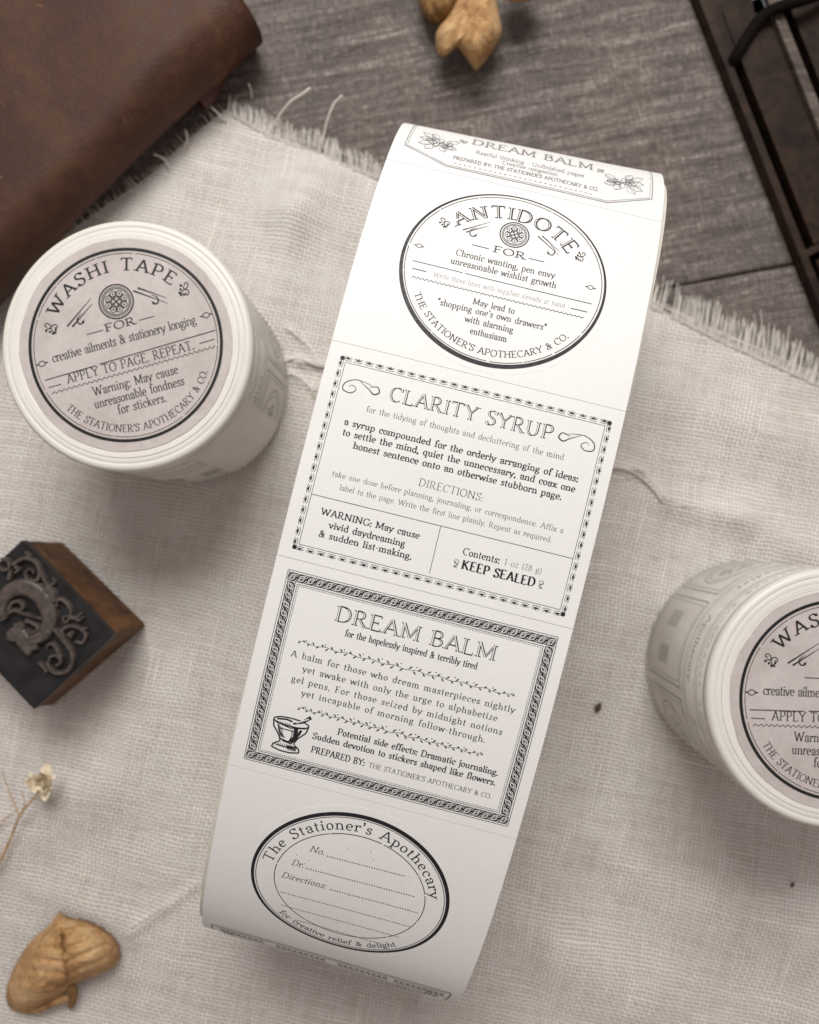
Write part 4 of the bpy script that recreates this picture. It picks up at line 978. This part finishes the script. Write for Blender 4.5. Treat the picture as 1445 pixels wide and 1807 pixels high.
#================================================================ LEATHER COVER
le = thing('leather_cover', 'folded brown oiled leather cover with a rounded edge, in the upper left corner', 'leather cover')
P0, P1 = at(462, 62, 1.2), at(-130, 650, 1.2)
ax = (P1 - P0); ax.z = 0; Lx = ax.length; ax.normalize(); up = Vector((ax.y * -1, ax.x, 0))
if up.dot(Vector((-1, 1, 0))) < 0: up = -up
def leather_sheet(off_in, rad, far, x0, x1, endcurve, zc, inset_=0):
    """rounded fold along the axis; returns a solid sheet"""
    prof = []
    N = 20
    for k in range(N + 1):
        a = -pi / 2 + pi * k / N; prof.append((rad - rad * cos(a) * 1.0, zc + rad * sin(a)))
    prof = [(far, zc - rad)] + prof + [(rad + d, zc + rad + .28 * (1 - math.exp(-d / 3)) + 0.0) for d in (.5, 1, 1.7, 2.5, 3.5, 5, 7, 9, far)]
    return [(p[0] + inset_, p[1]) for p in prof]
def build_leather(prof, th, name, x0, x1, wob, m, end=.5):
    V = []; Fc = []; NL = 60; n = len(prof)
    for layer in (0, 1):
        for i in range(NL + 1):
            t = i / NL; xs = x0 + (x1 - x0) * t
            for k, (d, z) in enumerate(prof):
                kk, kn = max(k - 1, 0), min(k + 1, n - 1); ty, tz = prof[kn][0] - prof[kk][0], prof[kn][1] - prof[kk][1]; l = hypot(ty, tz)
                ny, nz = tz / l, -ty / l
                sgn = th * layer
                w = wob * noise.noise((xs * .35, k * .12, 2)) 
                # the cut end bows a little
                xx = xs - (end * math.exp(-((t) * NL) / 3) * (max(0, d) / 4) ** 1.1 * .8 if d > 0 else 0)
                bow = -.25 * (1 - (2 * t - 1) ** 2) * 0 + .15 * sin(t * 5)
                q = P0 + ax * xx + up * (d + ny * sgn + bow)
                V.append((q.x, q.y, max(.1, z + nz * sgn + w)))
    M = (NL + 1) * n
    for i in range(NL):
        for k in range(n - 1):
            a = i * n + k; Fc.append((a, a + 1, a + n + 1, a + n)); Fc.append((M + a, M + a + n, M + a + n + 1, M + a + 1))
    for k in range(n - 1):
        Fc.append((k, M + k, M + k + 1, k + 1)); a = NL * n + k; Fc.append((a, a + 1, M + a + 1, M + a))
    o = mesh_obj(name, V, Fc, m, le, smooth=True); return o
pr_ = leather_sheet(0, 1.05, 16, 0, 0, 0, 1.22)
build_leather(pr_, .16, 'outer_leather', 0.0, Lx + 3, .10, LEATHER)
pr2 = leather_sheet(0, .42, 16, 0, 0, 0, .62, .16)
build_leather(pr2, .14, 'inner_flap', .25, 2.5, .04, LEDGE)
V, Fc = prism([(P0 + ax * 1.2 + up * 1.2).xy[:], (P0 + ax * (Lx + 2) + up * 1.2).xy[:], (P0 + ax * (Lx + 2) + up * 15).xy[:], (P0 + ax * 1.2 + up * 15).xy[:]], .4, 2.0)
mesh_obj('page_block', V, Fc, mat_flat('aged_page_edges', (.30, .24, .17), .8, .2), le)

#================================================================ WOODEN TRAY
tr = thing('wooden_tray', 'dark stained wooden tray with compartments and worn edges, in the upper right corner', 'tray')
b0, b1 = at(1216, 0, 0.0), at(1448, 590, 0.0)
td = (b1 - b0).normalized(); tn = Vector((-td.y, td.x, 0))
if tn.x < 0: tn = -tn
def tbox(name, s0, s1, n0, n1, z0, z1, m, par=tr, bev=.05, skew=0.0):
    o = b0
    poly = [o + td * (s0) + tn * n0, o + td * (s1) + tn * n0, o + td * (s1 + skew) + tn * n1, o + td * (s0 + skew) + tn * n1]
    poly = [(p.x, p.y) for p in poly]
    a = sum(poly[i][0] * poly[(i + 1) % 4][1] - poly[(i + 1) % 4][0] * poly[i][1] for i in range(4))
    if a < 0: poly = poly[::-1]
    V, Fc = prism(poly, z0, z1, bev); return mesh_obj(name, V, Fc, m, par)
tbox('tray_floor', -6.9, 14, .02, 9, 0.0, .05, SHADEB, bev=0)
tbox('side_wall', -7, 14.2, 0, .22, 0.02, .46, TRAYW)
tbox('side_wall', -7, 14.2, 8.8, 9.0, 0.02, .46, TRAYW)
tbox('end_wall', -7.2, -7.02, 0, 9.0, 0.02, .46, TRAYW); tbox('end_wall', 14.22, 14.4, 0, 9.0, .02, .46, TRAYW)
tbox('divider', 8.35, 8.55, .14, 8.78, .052, .44, TRAYW, skew=-1.0, bev=.03)
def ppoly(name, px, z0, z1, m, bev=.04):
    P = [at(x, y, z1) for x, y in px]; P = [(p.x, p.y) for p in P]
    if sum(P[i][0] * P[(i + 1) % len(P)][1] - P[(i + 1) % len(P)][0] * P[i][1] for i in range(len(P))) < 0: P = P[::-1]
    V, Fc = prism(P, z0, z1, bev); return mesh_obj(name, V, Fc, m, tr)
ppoly('corner_board', [(1283, 118), (1330, 25), (1322, -70), (1226, -70), (1248, 8)], .055, .455, SLABW)
tbox('wooden_panel', .9, 8.3, .47, 1.68, .055, .50, SLABW, bev=.05)
tbox('worn_rail', .2, 8.2, 1.72, 2.0, .055, .66, RIMW, bev=.07)
tbox('wooden_panel', .9, 8.2, 2.5, 4.0, .055, .30, TRAYW, bev=.04)
tbox('divider', .2, 8.2, 4.8, 5.0, .052, .44, TRAYW, bev=.03)
tbox('wooden_panel', 8.7, 14, .5, 3.0, .055, .26, TRAYW, bev=.04)
cp = [at(1292, 128, .12), at(1294, 108, .45), at(1305, 88, .6), at(1330, 48, .66), at(1352, 24, .76), at(1388, 8, .84), at(1440, -8, .8), at(1500, -40, .6)]
b = MB(); b.tube(catmull(cp, 6), .17, 8); o = b.obj('dark_cord', mat_flat('dark_leather_cord', (.006, .004, .003), .9, .3, spec=.1), None, True); o['label'] = 'dark cord lying diagonally over the corner of the wooden tray'; o['category'] = 'cord'
pc = [at(1322, -40, .5), at(1330, 24, .5), at(1352, 24, .5), at(1400, 6, .5), at(1420, -60, .5)]
V, Fc = prism([(p.x, p.y) for p in pc], .3, .5, .02); o = mesh_obj('paper_scrap', V, Fc, mat_flat('blue_grey_card', (.13, .145, .16), .7)); o['label'] = 'blue grey card peeking out between tray and cord at the top edge'; o['category'] = 'card'

#================================================================ DRIED LEAVES AND FLOWER
def smooth_outline(pts, sub=6):
    P = catmull([(x, y, 0) for x, y in pts] + [(*pts[0], 0)], sub)[:-1]; return [(p.x, p.y) for p in P]
def dome(name, outline, centre, z0, zmax, par, m, crease=None, ribs=(0, 0), seed=0, exp=.55, tip=None, thick=True, corners=False):
    """a dry curled blade: a thin shell over an outline given in photo pixels at height z0; zfun gives its belly"""
    O = outline if corners else smooth_outline(outline); N = len(O); R_ = 16; V = []; Fc = []
    zc = z0 + zmax
    for r in range(R_ + 1):
        k = r / R_
        for a in range(N):
            px_, py_ = centre[0] + (O[a][0] - centre[0]) * k, centre[1] + (O[a][1] - centre[1]) * k
            z = z0 + zmax * (1 - k ** 2.4) ** exp
            if crease:
                (ax_, ay_), (bx_, by_), dep, wd = crease; dx, dy = bx_ - ax_, by_ - ay_; t = ((px_ - ax_) * dx + (py_ - ay_) * dy) / (dx * dx + dy * dy); tt = min(1, max(0, t))
                d = hypot(px_ - ax_ - tt * dx, py_ - ay_ - tt * dy); z -= dep * math.exp(-(d / wd) ** 2) * (1 - k ** 3)
                if ribs[0]:
                    sd = (px_ - ax_) * dy - (py_ - ay_) * dx; lat = abs(sd) / hypot(dx, dy)
                    z += ribs[1] * (1 - k ** 4) * abs(sin((t * ribs[0] + lat * .012) * pi)) ** .6
            z += .05 * noise.noise((px_ * .03, py_ * .03, seed)) * (1 - k ** 3)
            z += .035 * noise.noise((px_ * .09, py_ * .09, seed + 3))
            V.append(at(px_, py_, max(z, .12)))
    M = len(V)
    for r in range(R_):
        for a in range(N): a2 = (a + 1) % N; Fc.append((r * N + a, (r + 1) * N + a, (r + 1) * N + a2, r * N + a2))
    for v in list(V): V.append(Vector((v.x, v.y, max(v.z - .05, .08))))
    for r in range(R_):
        for a in range(N): a2 = (a + 1) % N; Fc.append((M + r * N + a, M + r * N + a2, M + (r + 1) * N + a2, M + (r + 1) * N + a))
    for a in range(N): a2 = (a + 1) % N; Fc.append((R_ * N + a, M + R_ * N + a, M + R_ * N + a2, R_ * N + a2))
    return mesh_obj(name, V, Fc, m, par, smooth=True)
lf = thing('dried_leaf', 'curled tan dried leaf with ribbed folds on the linen in the lower left', 'dried leaf')
dome('leaf_blade', [(104, 1610), (82, 1636), (50, 1666), (22, 1712), (10, 1755), (20, 1781), (48, 1785), (86, 1770), (116, 1750), (128, 1738), (165, 1724), (198, 1708), (211, 1690), (205, 1662), (182, 1640), (150, 1625), (122, 1620)], (106, 1695), .28, 1.15, lf, LEAFM, ((104, 1612), (123, 1740), .16, 3.2), (6, .13), 1)
b = MB(); b.tube(catmull([at(104, 1616, .55), at(107, 1640, 1.15), at(113, 1670, 1.34), at(118, 1700, 1.30), at(124, 1737, .62)], 6), .022, 5); b.obj('leaf_midrib', LEAFD, lf, True)
for q, (xa_, ya_, xb_, yb_, zz) in enumerate(((112, 1665, 62, 1668, 1.22), (116, 1690, 42, 1712, 1.3), (119, 1712, 48, 1748, 1.2), (112, 1660, 160, 1640, 1.18), (117, 1690, 188, 1668, 1.25), (120, 1712, 190, 1700, 1.1))):
    P = [at(xa_ + (xb_ - xa_) * t + 3 * sin(pi * t), ya_ + (yb_ - ya_) * t - 4 * sin(pi * t), zz - .75 * t ** 3) for t in (0, .25, .5, .75, 1)]
    b = MB(); b.tube(catmull(P, 3), lambda t: .016 - .010 * t, 5); b.obj('leaf_vein', LEAFD, lf, True)
b = MB(); b.tube(catmull([at(40, 1782, .25), at(70, 1777, .35), at(100, 1764, .45), at(122, 1762, .4)], 5), lambda t: .10 + .05 * sin(pi * t), 7); b.obj('rolled_margin', LEAFM, lf, True)
b = MB(); b.tube(catmull([at(122, 1738, .6), at(130, 1752, .45), at(128, 1768, .35), at(124, 1777, .3)], 5), lambda t: .13 - .05 * t, 7); b.obj('leaf_stalk', LEAFD, lf, True)
tp = thing('dried_bract', 'cluster of folded ochre dried bracts casting a shadow on the planks at the top edge', 'dried leaf')
dome('bract', [(736, -30), (742, 12), (756, 36), (777, 42), (800, 20), (815, -30), (780, -60)], (775, -5), .5, .7, tp, LEAFD, ((750, -40), (770, 40), .12, 8), seed=5)
dome('bract', [(784, 36), (800, 12), (815, -20), (835, -50), (870, -30), (876, 0), (884, 40), (884, 62), (868, 92), (848, 118), (839, 124), (832, 116), (818, 96), (805, 82), (797, 90), (783, 99), (773, 95), (768, 66), (774, 48)], (835, 40), .75, 1.0, tp, LEAFM, ((845, -40), (805, 80), .38, 14), seed=7, exp=.6)
dome('bract', [(880, -30), (892, -4), (912, 2), (938, -2), (960, -30), (920, -60)], (918, -25), .9, .6, tp, LEAFM, ((900, -40), (918, 2), .1, 8), seed=9)
fl = thing('dried_flower', 'tiny cream dried flower on a thin branching straw stem by the left edge', 'dried flower')
def stem(pts, r0, r1, name='stem', z=.3):
    b = MB(); b.tube(catmull([at(p[0], p[1], p[2] if len(p) > 2 else z) for p in pts], 6), lambda t: r0 + (r1 - r0) * t, 6); return b.obj(name, STEMM, fl, True)
stem([(-30, 1568, .3), (0, 1520, .5), (18, 1480, .6), (34, 1442, .75), (48, 1422, .85), (66, 1400, .95)], .042, .026)
stem([(34, 1442, .75), (26, 1420, .7), (16, 1398, .7), (8, 1372, .6), (4, 1362, .6)], .022, .012, 'twig'); stem([(36, 1438, .75), (43, 1420, .8), (39, 1396, .85)], .022, .014, 'twig'); stem([(-20, 1456, .4), (8, 1446, .55), (30, 1430, .7)], .018, .012, 'twig'); stem([(-20, 1540, .3), (-2, 1465, .4), (14, 1440, .5)], .012, .010, 'twig')
random.seed(21)
fc = at(79, 1380, 1.05)
for k in range(44):
    a = random.uniform(0, 2 * pi); el = random.uniform(.0, 1.5); L = random.uniform(.30, .50) * (1.1 - .25 * el); w = L * .5
    d = Vector((cos(a) * cos(el), sin(a) * cos(el), sin(el))); sd = d.cross(Vector((0, 0, 1))).normalized(); nn = sd.cross(d)
    V = []; Fc = []
    for i, t in enumerate((0, .3, .6, .85, 1)):
        ww = w * sin(pi * (.12 + .78 * t)) * (.6 if i == 4 else 1); c = fc + d * (L * t) + nn * (random.uniform(-.1, .06) * t * t)
        V += [c - sd * ww * .6, c + nn * (-.03), c + sd * ww * .6]
    for i in range(4): Fc += [(3 * i, 3 * i + 1, 3 * i + 4, 3 * i + 3), (3 * i + 1, 3 * i + 2, 3 * i + 5, 3 * i + 4)]
    mesh_obj('petal', V, Fc, PETALM, fl, smooth=True)
b = MB(); b.tube([at(46, 1378, .95), at(52, 1380, 1.0), at(60, 1384, 1.0)], lambda t: .09 - .03 * t, 7); b.obj('bud', PETALM, fl, True)
b = MB(); b.tube([fc + Vector((0, 0, -.12)), fc + Vector((0, 0, .0)), fc + Vector((0, 0, .1))], lambda t: .07 + .08 * t, 8); b.obj('calyx', STEMM, fl, True)
